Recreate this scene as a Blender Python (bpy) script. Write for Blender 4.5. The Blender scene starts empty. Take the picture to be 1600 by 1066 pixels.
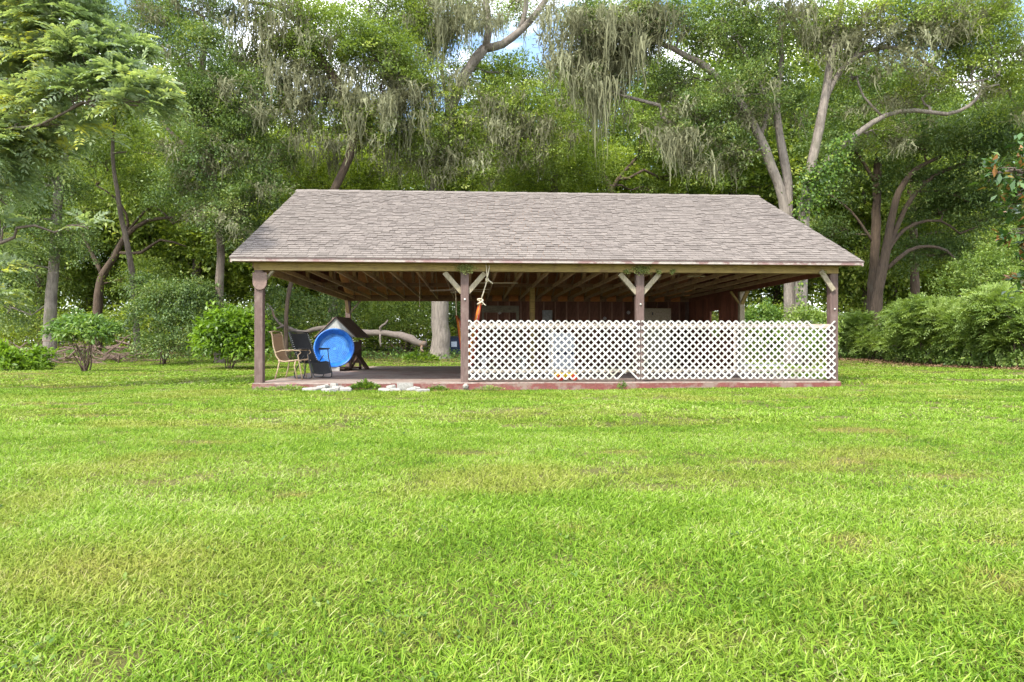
import bpy, math, random
import numpy as np
from mathutils import Vector, Matrix

# ------------------------------------------------------------------ camera, sky, sun, exposure
scene = bpy.context.scene
COL = scene.collection
R = math.radians
CAM_H = 0.93
FPX = 1067.0

cam_data = bpy.data.cameras.new("camera")
cam = bpy.data.objects.new("camera", cam_data)
COL.objects.link(cam)
cam_data.sensor_width = 36.0
cam_data.lens = 24.0
cam_data.clip_start = 0.05
cam_data.clip_end = 1200.0
cam.location = (0, 0, CAM_H)
cam.rotation_euler = (R(90.0 + 0.21), 0, 0)
scene.camera = cam

SUN_EL, SUN_AZ = 50.0, 212.0          # azimuth clockwise from +Y (the way the camera looks)
world = bpy.data.worlds.new("World")
scene.world = world
world.use_nodes = True
wn, wl = world.node_tree.nodes, world.node_tree.links
wn.clear()
w_out = wn.new("ShaderNodeOutputWorld")
w_bg = wn.new("ShaderNodeBackground")
w_bg.inputs["Strength"].default_value = 0.15
w_sky = wn.new("ShaderNodeTexSky")
w_sky.sky_type = 'NISHITA'
w_sky.sun_disc = False
w_sky.sun_elevation = R(SUN_EL)
w_sky.sun_rotation = R(SUN_AZ)
w_sky.altitude = 50
w_sky.dust_density = 1.2
w_tc = wn.new("ShaderNodeTexCoord")
w_map = wn.new("ShaderNodeMapping")
w_map.inputs["Scale"].default_value = (1.0, 1.0, 2.4)
w_map.inputs["Location"].default_value = (0.35, 0.1, 0.2)
w_noise = wn.new("ShaderNodeTexNoise")
w_noise.inputs["Scale"].default_value = 3.2
w_noise.inputs["Detail"].default_value = 8
w_noise.inputs["Roughness"].default_value = 0.56
w_ramp = wn.new("ShaderNodeValToRGB")
w_ramp.color_ramp.elements[0].position = 0.44
w_ramp.color_ramp.elements[1].position = 0.60
w_mix = wn.new("ShaderNodeMixRGB")
w_mix.inputs["Color2"].default_value = (11.0, 11.2, 11.6, 1)
wl.new(w_tc.outputs["Generated"], w_map.inputs["Vector"])
wl.new(w_map.outputs["Vector"], w_noise.inputs["Vector"])
wl.new(w_noise.outputs["Fac"], w_ramp.inputs["Fac"])
wl.new(w_ramp.outputs["Color"], w_mix.inputs["Fac"])
wl.new(w_sky.outputs["Color"], w_mix.inputs["Color1"])
wl.new(w_mix.outputs["Color"], w_bg.inputs["Color"])
wl.new(w_bg.outputs["Background"], w_out.inputs["Surface"])

sun_data = bpy.data.lights.new("sun", 'SUN')
sun_data.energy = 2.4
sun_data.angle = R(4.0)
sun_data.color = (1.0, 0.95, 0.86)
sun = bpy.data.objects.new("sun", sun_data)
COL.objects.link(sun)
_sd = Vector((math.sin(R(SUN_AZ)) * math.cos(R(SUN_EL)), math.cos(R(SUN_AZ)) * math.cos(R(SUN_EL)), math.sin(R(SUN_EL))))
sun.rotation_euler = (-_sd).to_track_quat('-Z', 'Y').to_euler()
sun.location = _sd * 50

vs = scene.view_settings
vs.view_transform = 'Standard'
vs.look = 'None'
vs.gamma = 1.0
vs.use_curve_mapping = False
vs.exposure = 1.6

scene.render.engine = 'CYCLES'
scene.cycles.max_bounces = 8
scene.cycles.diffuse_bounces = 4
scene.cycles.transmission_bounces = 5
scene.cycles.glossy_bounces = 2
scene.cycles.use_denoising = True

# ------------------------------------------------------------------ helpers
def at(px, py, D):
    """The point seen at (px, py) of the 1600 px wide photograph, D metres in front of the camera."""
    return Vector(((px - 800.0) / FPX * D, D, CAM_H - (py - 537.0) / FPX * D))

def smooth(a, b, x):
    t = np.clip((np.asarray(x, float) - a) / (b - a), 0, 1)
    return t * t * (3 - 2 * t)

def gz(x, y):
    """Height of the ground."""
    x = np.asarray(x, float); y = np.asarray(y, float)
    h = 0.055 * smooth(-2, 8, x) + 0.36 * smooth(25, 42, y) + 0.5 * smooth(45, 110, y)
    h = h + 0.022 * np.sin(x * 0.63 + y * 0.31) * np.sin(y * 0.47 + 1.3) * smooth(2.5, 6, y)
    h = h + 0.012 * np.sin(x * 1.7 + 2) * np.sin(y * 1.9)
    inside = smooth(-6.4, -5.6, x) * (1 - smooth(7.2, 8.0, x)) * smooth(12.8, 13.5, y) * (1 - smooth(25, 26, y))
    return h * (1 - inside * 0.55) - inside * 0.03

def G(x, y, dz=0.0):
    return Vector((x, y, float(gz(x, y)) + dz))

def vn(x, y, seed=0.0):
    """Cheap smooth 2-D noise, 0..1."""
    x = np.asarray(x, float); y = np.asarray(y, float)
    def h(i, j):
        s = np.sin(i * 127.1 + j * 311.7 + seed * 74.7) * 43758.5453
        return s - np.floor(s)
    xi, yi = np.floor(x), np.floor(y)
    xf, yf = x - xi, y - yi
    u, v = xf * xf * (3 - 2 * xf), yf * yf * (3 - 2 * yf)
    return (h(xi, yi) * (1 - u) + h(xi + 1, yi) * u) * (1 - v) + (h(xi, yi + 1) * (1 - u) + h(xi + 1, yi + 1) * u) * v

def fbm(x, y, seed=0.0, o=3):
    s, a, t = 0.0, 1.0, 0.0
    for k in range(o):
        s = s + a * vn(x * 2 ** k, y * 2 ** k, seed + k * 5.3); t += a; a *= 0.5
    return s / t

def props(o, label=None, cat=None, group=None, kind=None):
    if label: o["label"] = label
    if cat: o["category"] = cat
    if group: o["group"] = group
    if kind: o["kind"] = kind
    return o

def thing(name, label, cat, loc=(0, 0, 0), rotz=0.0, group=None):
    o = bpy.data.objects.new(name, None)
    COL.objects.link(o)
    o.empty_display_size = 0.2
    o.location = loc
    o.rotation_euler = (0, 0, rotz)
    return props(o, label, cat, group)

def add(name, mesh, parent=None, kind=None):
    o = bpy.data.objects.new(name, mesh)
    COL.objects.link(o)
    if parent is not None: o.parent = parent
    if kind: o["kind"] = kind
    return o

def copy_tree(root, loc, rotz, scale=None):
    r = root.copy(); COL.objects.link(r)
    r.location = loc; r.rotation_euler = (0, 0, rotz)
    if scale is not None: r.scale = scale
    for ch in list(root.children):
        c = ch.copy(); COL.objects.link(c); c.parent = r
        for g in list(ch.children):
            d = g.copy(); COL.objects.link(d); d.parent = c
    return r

class MB:
    """Collects boxes, bars, tubes and prisms into one mesh."""
    def __init__(s):
        s.v, s.f, s.m, s.t = [], [], [], []
        s.cur = 0; s.tone = 0.5
    def raw(s, vs_, fs):
        n = len(s.v)
        s.v.extend([tuple(p) for p in vs_])
        for f in fs:
            s.f.append(tuple(i + n for i in f)); s.m.append(s.cur); s.t.append(s.tone)
    def box(s, c, size, M=None):
        hx, hy, hz = size[0] / 2, size[1] / 2, size[2] / 2
        P = [Vector((x * hx, y * hy, z * hz)) for z in (-1, 1) for y in (-1, 1) for x in (-1, 1)]
        if M is not None: P = [M @ p for p in P]
        c = Vector(c)
        s.raw([c + p for p in P], [(0, 2, 3, 1), (4, 5, 7, 6), (0, 1, 5, 4), (2, 6, 7, 3), (0, 4, 6, 2), (1, 3, 7, 5)])
        return s
    def b3(s, x0, x1, y0, y1, z0, z1):
        return s.box(((x0 + x1) / 2, (y0 + y1) / 2, (z0 + z1) / 2), (x1 - x0, y1 - y0, z1 - z0))
    def bar(s, a, b, w, h, up=(0, 0, 1)):
        a, b = Vector(a), Vector(b)
        d = b - a; L = d.length; d.normalize()
        up = Vector(up)
        side = d.cross(up)
        if side.length < 1e-4: side = d.cross(Vector((0, 1, 0)))
        side.normalize(); u = side.cross(d)
        M = Matrix((side, d, u)).transposed()
        return s.box((a + b) / 2, (w, L, h), M)
    def chamfer(s, c, size, ch):
        """vertical post with chamfered corners"""
        hx, hy, hz = size[0] / 2, size[1] / 2, size[2] / 2
        P = [(-hx + ch, -hy), (hx - ch, -hy), (hx, -hy + ch), (hx, hy - ch), (hx - ch, hy), (-hx + ch, hy), (-hx, hy - ch), (-hx, -hy + ch)]
        c = Vector(c)
        V = [c + Vector((x, y, -hz)) for x, y in P] + [c + Vector((x, y, hz)) for x, y in P]
        s.raw(V, [tuple(range(7, -1, -1)), tuple(range(8, 16))] + [(i, (i + 1) % 8, 8 + (i + 1) % 8, 8 + i) for i in range(8)])
        return s
    def tube(s, pts, rad, n=8, caps=True):
        pts = [Vector(p) for p in pts]
        if not hasattr(rad, '__len__'): rad = [rad] * len(pts)
        rings = []
        ref = Vector((0.13, 0.27, 1)).normalized()
        prev = None
        for i, p in enumerate(pts):
            d = (pts[min(i + 1, len(pts) - 1)] - pts[max(i - 1, 0)])
            d = d.normalized() if d.length > 1e-6 else Vector((0, 0, 1))
            if prev is None:
                a = d.cross(ref)
                if a.length < 1e-3: a = d.cross(Vector((1, 0, 0)))
            else:
                a = prev - d * prev.dot(d)
                if a.length < 1e-4: a = d.cross(ref)
            a.normalize(); prev = a
            b = d.cross(a)
            rings.append([p + (a * math.cos(2 * math.pi * k / n) + b * math.sin(2 * math.pi * k / n)) * rad[i] for k in range(n)])
        V = [q for r_ in rings for q in r_]
        F = []
        for i in range(len(pts) - 1):
            for k in range(n):
                F.append((i * n + k, i * n + (k + 1) % n, (i + 1) * n + (k + 1) % n, (i + 1) * n + k))
        if caps:
            F.append(tuple(range(n - 1, -1, -1)))
            F.append(tuple((len(pts) - 1) * n + k for k in range(n)))
        s.raw(V, F)
        return s
    def prism(s, poly, axis, d0, d1):
        """poly: list of 2-D points; axis 'y' -> points are (x, z); 'x' -> (y, z); 'z' -> (x, y)"""
        def mk(p, d):
            if axis == 'y': return (p[0], d, p[1])
            if axis == 'x': return (d, p[0], p[1])
            return (p[0], p[1], d)
        n = len(poly)
        V = [mk(p, d0) for p in poly] + [mk(p, d1) for p in poly]
        F = [tuple(range(n)), tuple(range(2 * n - 1, n - 1, -1))] + [(i, n + i, n + (i + 1) % n, (i + 1) % n) for i in range(n)]
        s.raw(V, F)
        return s
    def mesh(s, name, mats, smooth_=False):
        me = bpy.data.meshes.new(name)
        me.from_pydata(s.v, [], s.f)
        for m in (mats if isinstance(mats, (list, tuple)) else [mats]): me.materials.append(m)
        me.polygons.foreach_set("material_index", s.m)
        if smooth_: me.polygons.foreach_set("use_smooth", [True] * len(s.f))
        a = me.attributes.new("tone", 'FLOAT', 'FACE')
        a.data.foreach_set("value", s.t)
        me.validate(); me.update()
        return me
    def build(s, name, mats, parent=None, kind=None, smooth_=False):
        return add(name, s.mesh(name, mats, smooth_), parent, kind)

def np_mesh(name, V, F, mat, tone=None, smooth_=False):
    """V (n,3), F (m,k) faces all of one size."""
    me = bpy.data.meshes.new(name)
    F = np.asarray(F, np.int32)
    m, k = F.shape
    me.vertices.add(len(V)); me.loops.add(m * k); me.polygons.add(m)
    me.vertices.foreach_set("co", np.ascontiguousarray(V, np.float32).ravel())
    me.loops.foreach_set("vertex_index", F.ravel())
    me.polygons.foreach_set("loop_start", np.arange(0, m * k, k, dtype=np.int32))
    me.polygons.foreach_set("loop_total", np.full(m, k, np.int32))
    me.update(calc_edges=True)
    for mm in (mat if isinstance(mat, (list, tuple)) else [mat]): me.materials.append(mm)
    if tone is not None:
        a = me.attributes.new("tone", 'FLOAT', 'FACE')
        a.data.foreach_set("value", np.ascontiguousarray(tone, np.float32))
    if smooth_: me.polygons.foreach_set("use_smooth", [True] * m)
    return me

# ------------------------------------------------------------------ materials
def newmat(name):
    m = bpy.data.materials.new(name); m.use_nodes = True
    nt = m.node_tree; nt.nodes.clear()
    out = nt.nodes.new("ShaderNodeOutputMaterial")
    return m, nt, out

def ramp_node(nt, cols):
    r = nt.nodes.new("ShaderNodeValToRGB")
    e = r.color_ramp.elements
    while len(e) < len(cols): e.new(0.5)
    for i, (p, c) in enumerate(cols):
        e[i].position = p; e[i].color = (*c, 1)
    return r

def noise_node(nt, scale, detail=4, rough=0.6, vec=None, stretch=None):
    n = nt.nodes.new("ShaderNodeTexNoise")
    n.inputs["Scale"].default_value = scale
    n.inputs["Detail"].default_value = detail
    n.inputs["Roughness"].default_value = rough
    if vec is not None:
        if stretch:
            mp = nt.nodes.new("ShaderNodeMapping")
            mp.inputs["Scale"].default_value = stretch
            nt.links.new(vec, mp.inputs["Vector"]); vec = mp.outputs["Vector"]
        nt.links.new(vec, n.inputs["Vector"])
    return n

def surf(name, base, stain=None, stain_amt=0.5, scale=3.0, grain=(1, 1, 1), gscale=20.0, rough=0.8, bump=0.3, spec=0.25,
         stain_lo=0.5, stain_hi=0.66, third=None, third_lo=0.6, third_hi=0.7, third_scale=1.0, tone=0.0, random_tone=0.0, world=False, bdist=0.01):
    """Painted, wooden or stony surface: a base colour, fine grain, patches of a second colour, an optional third."""
    m, nt, out = newmat(name)
    L = nt.links
    b = nt.nodes.new("ShaderNodeBsdfPrincipled")
    b.inputs["Roughness"].default_value = rough
    b.inputs["Specular IOR Level"].default_value = spec
    if world:
        g = nt.nodes.new("ShaderNodeNewGeometry"); vec = g.outputs["Position"]
    else:
        tc = nt.nodes.new("ShaderNodeTexCoord"); vec = tc.outputs["Object"]
    ng = noise_node(nt, gscale, 6, 0.65, vec, grain)
    lo = tuple(c * 0.68 for c in base); hi = tuple(min(1, c * 1.28) for c in base)
    rg = ramp_node(nt, [(0.3, lo), (0.7, hi)])
    L.new(ng.outputs["Fac"], rg.inputs["Fac"])
    col = rg.outputs["Color"]
    def layer(col, c2, sc, lo_, hi_, amt):
        n2 = noise_node(nt, sc, 8, 0.7, vec, tuple(1 + (g_ - 1) * 0.25 for g_ in grain))
        r2 = ramp_node(nt, [(lo_, (0, 0, 0)), (hi_, (amt, amt, amt))])
        L.new(n2.outputs["Fac"], r2.inputs["Fac"])
        mx = nt.nodes.new("ShaderNodeMixRGB")
        L.new(r2.outputs["Color"], mx.inputs["Fac"])
        L.new(col, mx.inputs["Color1"]); mx.inputs["Color2"].default_value = (*c2, 1)
        return mx.outputs["Color"]
    if stain: col = layer(col, stain, scale, stain_lo, stain_hi, stain_amt)
    if third: col = layer(col, third, third_scale, third_lo, third_hi, 0.85)
    if tone or random_tone:
        if tone:
            at_ = nt.nodes.new("ShaderNodeAttribute"); at_.attribute_name = "tone"; src = at_.outputs["Fac"]; amt = tone
        else:
            oi = nt.nodes.new("ShaderNodeObjectInfo"); src = oi.outputs["Random"]; amt = random_tone
        mr = nt.nodes.new("ShaderNodeMapRange")
        mr.inputs["To Min"].default_value = 1 - amt; mr.inputs["To Max"].default_value = 1 + amt
        L.new(src, mr.inputs["Value"])
        hs = nt.nodes.new("ShaderNodeHueSaturation")
        L.new(mr.outputs["Result"], hs.inputs["Value"]); L.new(col, hs.inputs["Color"])
        col = hs.outputs["Color"]
    L.new(col, b.inputs["Base Color"])
    if bump:
        bp = nt.nodes.new("ShaderNodeBump"); bp.inputs["Strength"].default_value = bump; bp.inputs["Distance"].default_value = bdist
        L.new(ng.outputs["Fac"], bp.inputs["Height"]); L.new(bp.outputs["Normal"], b.inputs["Normal"])
    L.new(b.outputs["BSDF"], out.inputs["Surface"])
    return m

def leafmat(name, cols, trans=0.35, rough=0.5, spec=0.35, noise_amt=0.25, tcol=(1.5, 1.55, 0.6)):
    """cols: ramp over the 'tone' of the leaf; leaves also pass some light through."""
    m, nt, out = newmat(name)
    L = nt.links
    a = nt.nodes.new("ShaderNodeAttribute"); a.attribute_name = "tone"
    g = nt.nodes.new("ShaderNodeNewGeometry")
    n = noise_node(nt, 0.45, 2, 0.5, g.outputs["Position"])
    mr = nt.nodes.new("ShaderNodeMapRange")
    mr.inputs["From Min"].default_value = 0.3; mr.inputs["From Max"].default_value = 0.7
    mr.inputs["To Min"].default_value = -noise_amt; mr.inputs["To Max"].default_value = noise_amt
    L.new(n.outputs["Fac"], mr.inputs["Value"])
    ad = nt.nodes.new("ShaderNodeMath"); ad.operation = 'ADD'; ad.use_clamp = True
    L.new(a.outputs["Fac"], ad.inputs[0]); L.new(mr.outputs["Result"], ad.inputs[1])
    r = ramp_node(nt, cols)
    L.new(ad.outputs[0], r.inputs["Fac"])
    b = nt.nodes.new("ShaderNodeBsdfPrincipled")
    b.inputs["Roughness"].default_value = rough; b.inputs["Specular IOR Level"].default_value = spec
    L.new(r.outputs["Color"], b.inputs["Base Color"])
    if trans > 0:
        mx = nt.nodes.new("ShaderNodeMixRGB"); mx.blend_type = 'MULTIPLY'; mx.inputs["Fac"].default_value = 1
        L.new(r.outputs["Color"], mx.inputs["Color1"]); mx.inputs["Color2"].default_value = (*tcol, 1)
        t = nt.nodes.new("ShaderNodeBsdfTranslucent"); L.new(mx.outputs["Color"], t.inputs["Color"])
        ms = nt.nodes.new("ShaderNodeMixShader"); ms.inputs["Fac"].default_value = trans
        L.new(b.outputs["BSDF"], ms.inputs[1]); L.new(t.outputs["BSDF"], ms.inputs[2])
        L.new(ms.outputs["Shader"], out.inputs["Surface"])
    else:
        L.new(b.outputs["BSDF"], out.inputs["Surface"])
    return m

M = {}
M['post'] = surf("post_paint", (0.117, 0.077, 0.066), (0.183, 0.139, 0.117), 0.7, 6, (1, 1, 0.12), 30, 0.75, third=(0.104, 0.065, 0.061), third_scale=3)
M['beam'] = surf("beam_wood", (0.270, 0.196, 0.074), (0.139, 0.083, 0.052), 0.7, 4, (0.08, 1, 1), 40, 0.85, third=(0.174, 0.165, 0.061), third_scale=1.3)
M['dark_wood'] = surf("underside_wood", (0.22, 0.14, 0.085), (0.14, 0.08, 0.055), 0.7, 4, (1, 0.1, 1), 40, 0.85)
M['truss'] = surf("truss_wood", (0.36, 0.25, 0.15), (0.20, 0.13, 0.08), 0.7, 3, (1, 0.1, 1), 40, 0.85)
M['deck'] = surf("deck_underside", (0.36, 0.17, 0.07), (0.20, 0.10, 0.055), 0.6, 2, (1, 0.4, 1), 20, 0.85)
M['brace'] = surf("brace_wood", (0.270, 0.231, 0.165), (0.174, 0.139, 0.061), 0.7, 9, (1, 1, 0.3), 40, 0.85)
M['fascia'] = surf("fascia_paint", (0.331, 0.291, 0.257), (0.191, 0.113, 0.104), 0.9, 5, (0.3, 1, 2), 30, 0.8, stain_lo=0.5, stain_hi=0.56, third=(0.261, 0.165, 0.157), third_lo=0.5, third_hi=0.62, third_scale=0.8)
M['siding'] = surf("siding_stain", (0.20, 0.078, 0.05), (0.11, 0.048, 0.036), 0.7, 4, (1, 1, 0.1), 30, 0.8, random_tone=0.25)
M['inner'] = surf("inner_boards", (0.155, 0.075, 0.055), (0.08, 0.042, 0.035), 0.8, 5, (1, 1, 0.2), 30, 0.85, random_tone=0.3)
M['stud'] = surf("stud_wood", (0.27, 0.16, 0.12), (0.16, 0.09, 0.07), 0.6, 5, (1, 1, 0.1), 30, 0.85)
M['blocking'] = surf("blocking_wood", (0.45, 0.19, 0.07), (0.18, 0.08, 0.04), 0.5, 5, (0.2, 1, 1), 30, 0.8)
M['slab_top'] = surf("slab_concrete", (0.261, 0.209, 0.174), (0.148, 0.117, 0.097), 0.8, 1.2, (1, 1, 1), 14, 0.8, third=(0.209, 0.122, 0.100), third_lo=0.5, third_hi=0.6, third_scale=2.5)
M['slab_edge'] = surf("slab_red_paint", (0.165, 0.057, 0.048), (0.209, 0.161, 0.131), 0.85, 2.4, (1, 1, 1.6), 16, 0.8, stain_lo=0.48, stain_hi=0.58, third=(0.113, 0.078, 0.061), third_lo=0.56, third_hi=0.68, third_scale=3.5)
M['slab_lip'] = surf("slab_lip", (0.313, 0.244, 0.209), (0.261, 0.104, 0.087), 0.8, 4, (1, 1, 1), 20, 0.8)
M['shingle'] = surf("shingle", (0.161, 0.139, 0.122), (0.126, 0.106, 0.094), 0.55, 1.1, (1, 1, 1), 90, 0.95, bump=0.6, spec=0.1, tone=0.19)
M['shingle_one'] = surf("shingle_single", (0.161, 0.139, 0.122), (0.126, 0.106, 0.094), 0.4, 1.1, (1, 1, 1), 90, 0.95, bump=0.6, spec=0.1, tone=0.19)
M['under_shingle'] = surf("under_shingle", (0.10, 0.075, 0.07), None, rough=0.95)
M['lattice'] = surf("lattice_vinyl", (0.479, 0.470, 0.435), (0.365, 0.348, 0.296), 0.6, 2.0, rough=0.5, bump=0.05, gscale=6, third=(0.30, 0.29, 0.22), third_lo=0.56, third_hi=0.70, third_scale=1.3, random_tone=0.09)
M['rail'] = surf("rail_wood", (0.435, 0.365, 0.296), (0.261, 0.191, 0.148), 0.6, 4, (0.1, 1, 1), 30, 0.8)
M['white_knob'] = surf("white_knob", (0.5, 0.48, 0.44), None, rough=0.4, bump=0)
M['star'] = surf("wall_star", (0.34, 0.31, 0.30), None, rough=0.6)
M['grey_panel'] = surf("grey_panel", (0.25, 0.26, 0.27), (0.17, 0.18, 0.19), 0.5, 4, rough=0.6)
M['header'] = surf("old_board", (0.20, 0.18, 0.14), (0.10, 0.08, 0.06), 0.6, 5, (0.2, 1, 1), 30)
M['beige'] = surf("beige_metal", (0.40, 0.35, 0.27), (0.30, 0.25, 0.19), 0.4, 3, rough=0.45, bump=0.05)
M['cabinet'] = surf("pale_drawers", (0.364, 0.378, 0.406), (0.280, 0.294, 0.322), 0.4, 3, rough=0.4, bump=0.02)
M['dark_gap'] = surf("dark_blue_plastic", (0.03, 0.035, 0.06), None, rough=0.5)
M['toy_yellow'] = surf("yellow_plastic", (0.65, 0.45, 0.02), None, rough=0.35, bump=0)
M['toy_red'] = surf("red_plastic", (0.5, 0.05, 0.03), None, rough=0.35, bump=0)
M['orange'] = surf("orange_cloth", (0.489, 0.176, 0.019), (0.457, 0.294, 0.026), 0.8, 6, gscale=60, rough=0.9)
M['redcloth'] = surf("red_cloth", (0.292, 0.035, 0.018), (0.348, 0.118, 0.021), 0.7, 4, gscale=60, rough=0.9)
M['palecloth'] = surf("pale_cloth", (0.6, 0.42, 0.35), None, gscale=60, rough=0.9)
M['rope'] = surf("rope", (0.55, 0.48, 0.36), None, gscale=120, rough=0.9)
M['tan_metal'] = surf("tan_frame", (0.365, 0.270, 0.174), (0.287, 0.209, 0.131), 0.5, 6, rough=0.5, bump=0.05)
M['tan_sling'] = surf("tan_sling", (0.34, 0.22, 0.13), (0.26, 0.17, 0.10), 0.5, 6, gscale=150, rough=0.8)
M['black_metal'] = surf("black_frame", (0.02, 0.022, 0.025), None, rough=0.35, bump=0.02, spec=0.5)
M['black_sling'] = surf("black_sling", (0.032, 0.032, 0.034), (0.055, 0.052, 0.05), 0.5, 3, gscale=150, rough=0.7)
M['cord'] = surf("white_cord", (0.55, 0.55, 0.52), None, rough=0.7)
M['pool'] = surf("pool_blue", (0.017, 0.139, 0.539), (0.052, 0.244, 0.626), 0.7, 4, rough=0.35, bump=0.05, gscale=8, spec=0.5)
M['pool_in'] = surf("pool_blue_floor", (0.061, 0.261, 0.626), (0.139, 0.365, 0.696), 0.7, 5, rough=0.4, bump=0.05, gscale=8, spec=0.5)
M['play_roof'] = surf("grey_roof_board", (0.365, 0.374, 0.357), (0.209, 0.217, 0.209), 0.5, 5, (1, 1, 0.3), 30, 0.7)
M['play_dark'] = surf("playhouse_wood", (0.075, 0.045, 0.032), (0.035, 0.022, 0.018), 0.6, 5, (1, 1, 0.2), 30, 0.8)
M['play_edge'] = surf("playhouse_eave", (0.16, 0.12, 0.10), (0.09, 0.06, 0.05), 0.6, 5, rough=0.8)
M['grey_box'] = surf("grey_board", (0.34, 0.32, 0.30), (0.22, 0.20, 0.18), 0.5, 5, (0.2, 1, 1), 30)
M['concrete'] = surf("broken_concrete", (0.296, 0.283, 0.252), (0.174, 0.152, 0.126), 0.8, 6, gscale=26, rough=0.9, bump=0.6)
M['log'] = surf("dead_wood", (0.139, 0.115, 0.098), (0.077, 0.062, 0.052), 0.6, 1.5, (0.1, 1, 1), 18, 0.9, bump=0.8, third=(0.195, 0.111, 0.059), third_lo=0.58, third_hi=0.66, third_scale=0.5)
M['twig'] = surf("dead_twigs", (0.15, 0.105, 0.08), (0.09, 0.062, 0.05), 0.6, 2, gscale=20, rough=0.9)
M['bark_pale'] = surf("pale_bark", (0.217, 0.187, 0.157), (0.096, 0.080, 0.068), 0.7, 1.6, (1, 1, 0.16), 14, 0.95, bump=1.0, third=(0.122, 0.126, 0.070), third_lo=0.54, third_hi=0.66, third_scale=0.7, world=True, bdist=0.09)
M['bark_mid'] = surf("mid_bark", (0.15, 0.12, 0.095), (0.075, 0.055, 0.045), 0.7, 1.6, (1, 1, 0.16), 14, 0.95, bump=1.0, third=(0.17, 0.17, 0.11), third_lo=0.52, third_hi=0.68, third_scale=0.7, world=True, bdist=0.09)
M['bark_dark'] = surf("dark_bark", (0.095, 0.068, 0.048), (0.05, 0.036, 0.03), 0.7, 1.6, (1, 1, 0.16), 14, 0.95, bump=1.0, third=(0.12, 0.11, 0.085), third_lo=0.56, third_hi=0.7, third_scale=0.7, world=True, bdist=0.09)
M['bin'] = surf("dark_blue_bin", (0.012, 0.022, 0.05), None, rough=0.4, bump=0)
M['bin_label'] = surf("pale_label", (0.45, 0.5, 0.58), None, rough=0.5, bump=0)

M['oak'] = leafmat("oak_leaves", [(0.0, (0.0619, 0.0976, 0.0234)), (0.45, (0.1545, 0.2215, 0.0435)), (0.8, (0.265, 0.334, 0.067)), (1.0, (0.3974, 0.4318, 0.1088))], 0.33)
M['oak_dark'] = leafmat("dark_oak_leaves", [(0.0, (0.0391, 0.0692, 0.0239)), (0.5, (0.0977, 0.1557, 0.0458)), (0.85, (0.1719, 0.2334, 0.0658)), (1.0, (0.2734, 0.3113, 0.1098))], 0.30)
M['oak_light'] = leafmat("brightened_light_green_leaves", [(0.0, (0.0761, 0.1159, 0.0222)), (0.5, (0.2092, 0.2783, 0.0443)), (0.85, (0.3232, 0.3865, 0.0665)), (1.0, (0.4373, 0.4482, 0.1035))], 0.38)  # naturally light green, raised further to stand in for sunlight that shaded trees miss
M['feather'] = leafmat("feathery_leaves", [(0.0, (0.0874, 0.1393, 0.0754)), (0.5, (0.1943, 0.2654, 0.1507)), (0.9, (0.3111, 0.3716, 0.2153)), (1.0, (0.4277, 0.4379, 0.1076))], 0.40, rough=0.42, spec=0.5)
M['shrub'] = leafmat("shrub_leaves", [(0.0, (0.0411, 0.0803, 0.0227)), (0.5, (0.1122, 0.2038, 0.0421)), (1.0, (0.2244, 0.3087, 0.0648))], 0.35, rough=0.42, spec=0.45)
M['bright'] = leafmat("bright_bush_leaves", [(0.0, (0.057, 0.1113, 0.0108)), (0.5, (0.1425, 0.242, 0.0225)), (1.0, (0.2166, 0.3291, 0.036))], 0.38, rough=0.42, spec=0.4)
M['hedge'] = leafmat("hedge_leaves", [(0.0, (0.0763, 0.1368, 0.0306)), (0.5, (0.1799, 0.2572, 0.0612)), (1.0, (0.2835, 0.3612, 0.1038))], 0.36, rough=0.5)
M['ivy'] = leafmat("ivy_leaves", [(0.0, (0.0352, 0.0739, 0.0125)), (0.5, (0.0938, 0.1756, 0.0229)), (1.0, (0.1994, 0.2587, 0.0312))], 0.33, rough=0.45)
M['magnolia'] = leafmat("magnolia_leaves", [(0.0, (0.02, 0.055, 0.014)), (0.55, (0.055, 0.12, 0.022)), (0.80, (0.10, 0.17, 0.035)), (0.86, (0.26, 0.12, 0.045)), (1.0, (0.30, 0.15, 0.06))], 0.15, rough=0.25, spec=0.6, noise_amt=0.05)
M['moss'] = leafmat("spanish_moss", [(0.0, (0.1041, 0.1043, 0.0568)), (0.5, (0.1953, 0.1978, 0.1137)), (1.0, (0.2865, 0.2948, 0.1794))], 0.28, rough=0.9, spec=0.1, noise_amt=0.2, tcol=(1.1, 1.1, 0.9))
M['lichen'] = leafmat("lichen", [(0.0, (0.16, 0.19, 0.05)), (1.0, (0.36, 0.38, 0.14))], 0.2)
M['litter'] = leafmat("leaf_litter", [(0.0, (0.072, 0.04, 0.0224)), (0.5, (0.176, 0.104, 0.056)), (1.0, (0.288, 0.2, 0.12))], 0.0, rough=0.9, spec=0.1)

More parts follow.
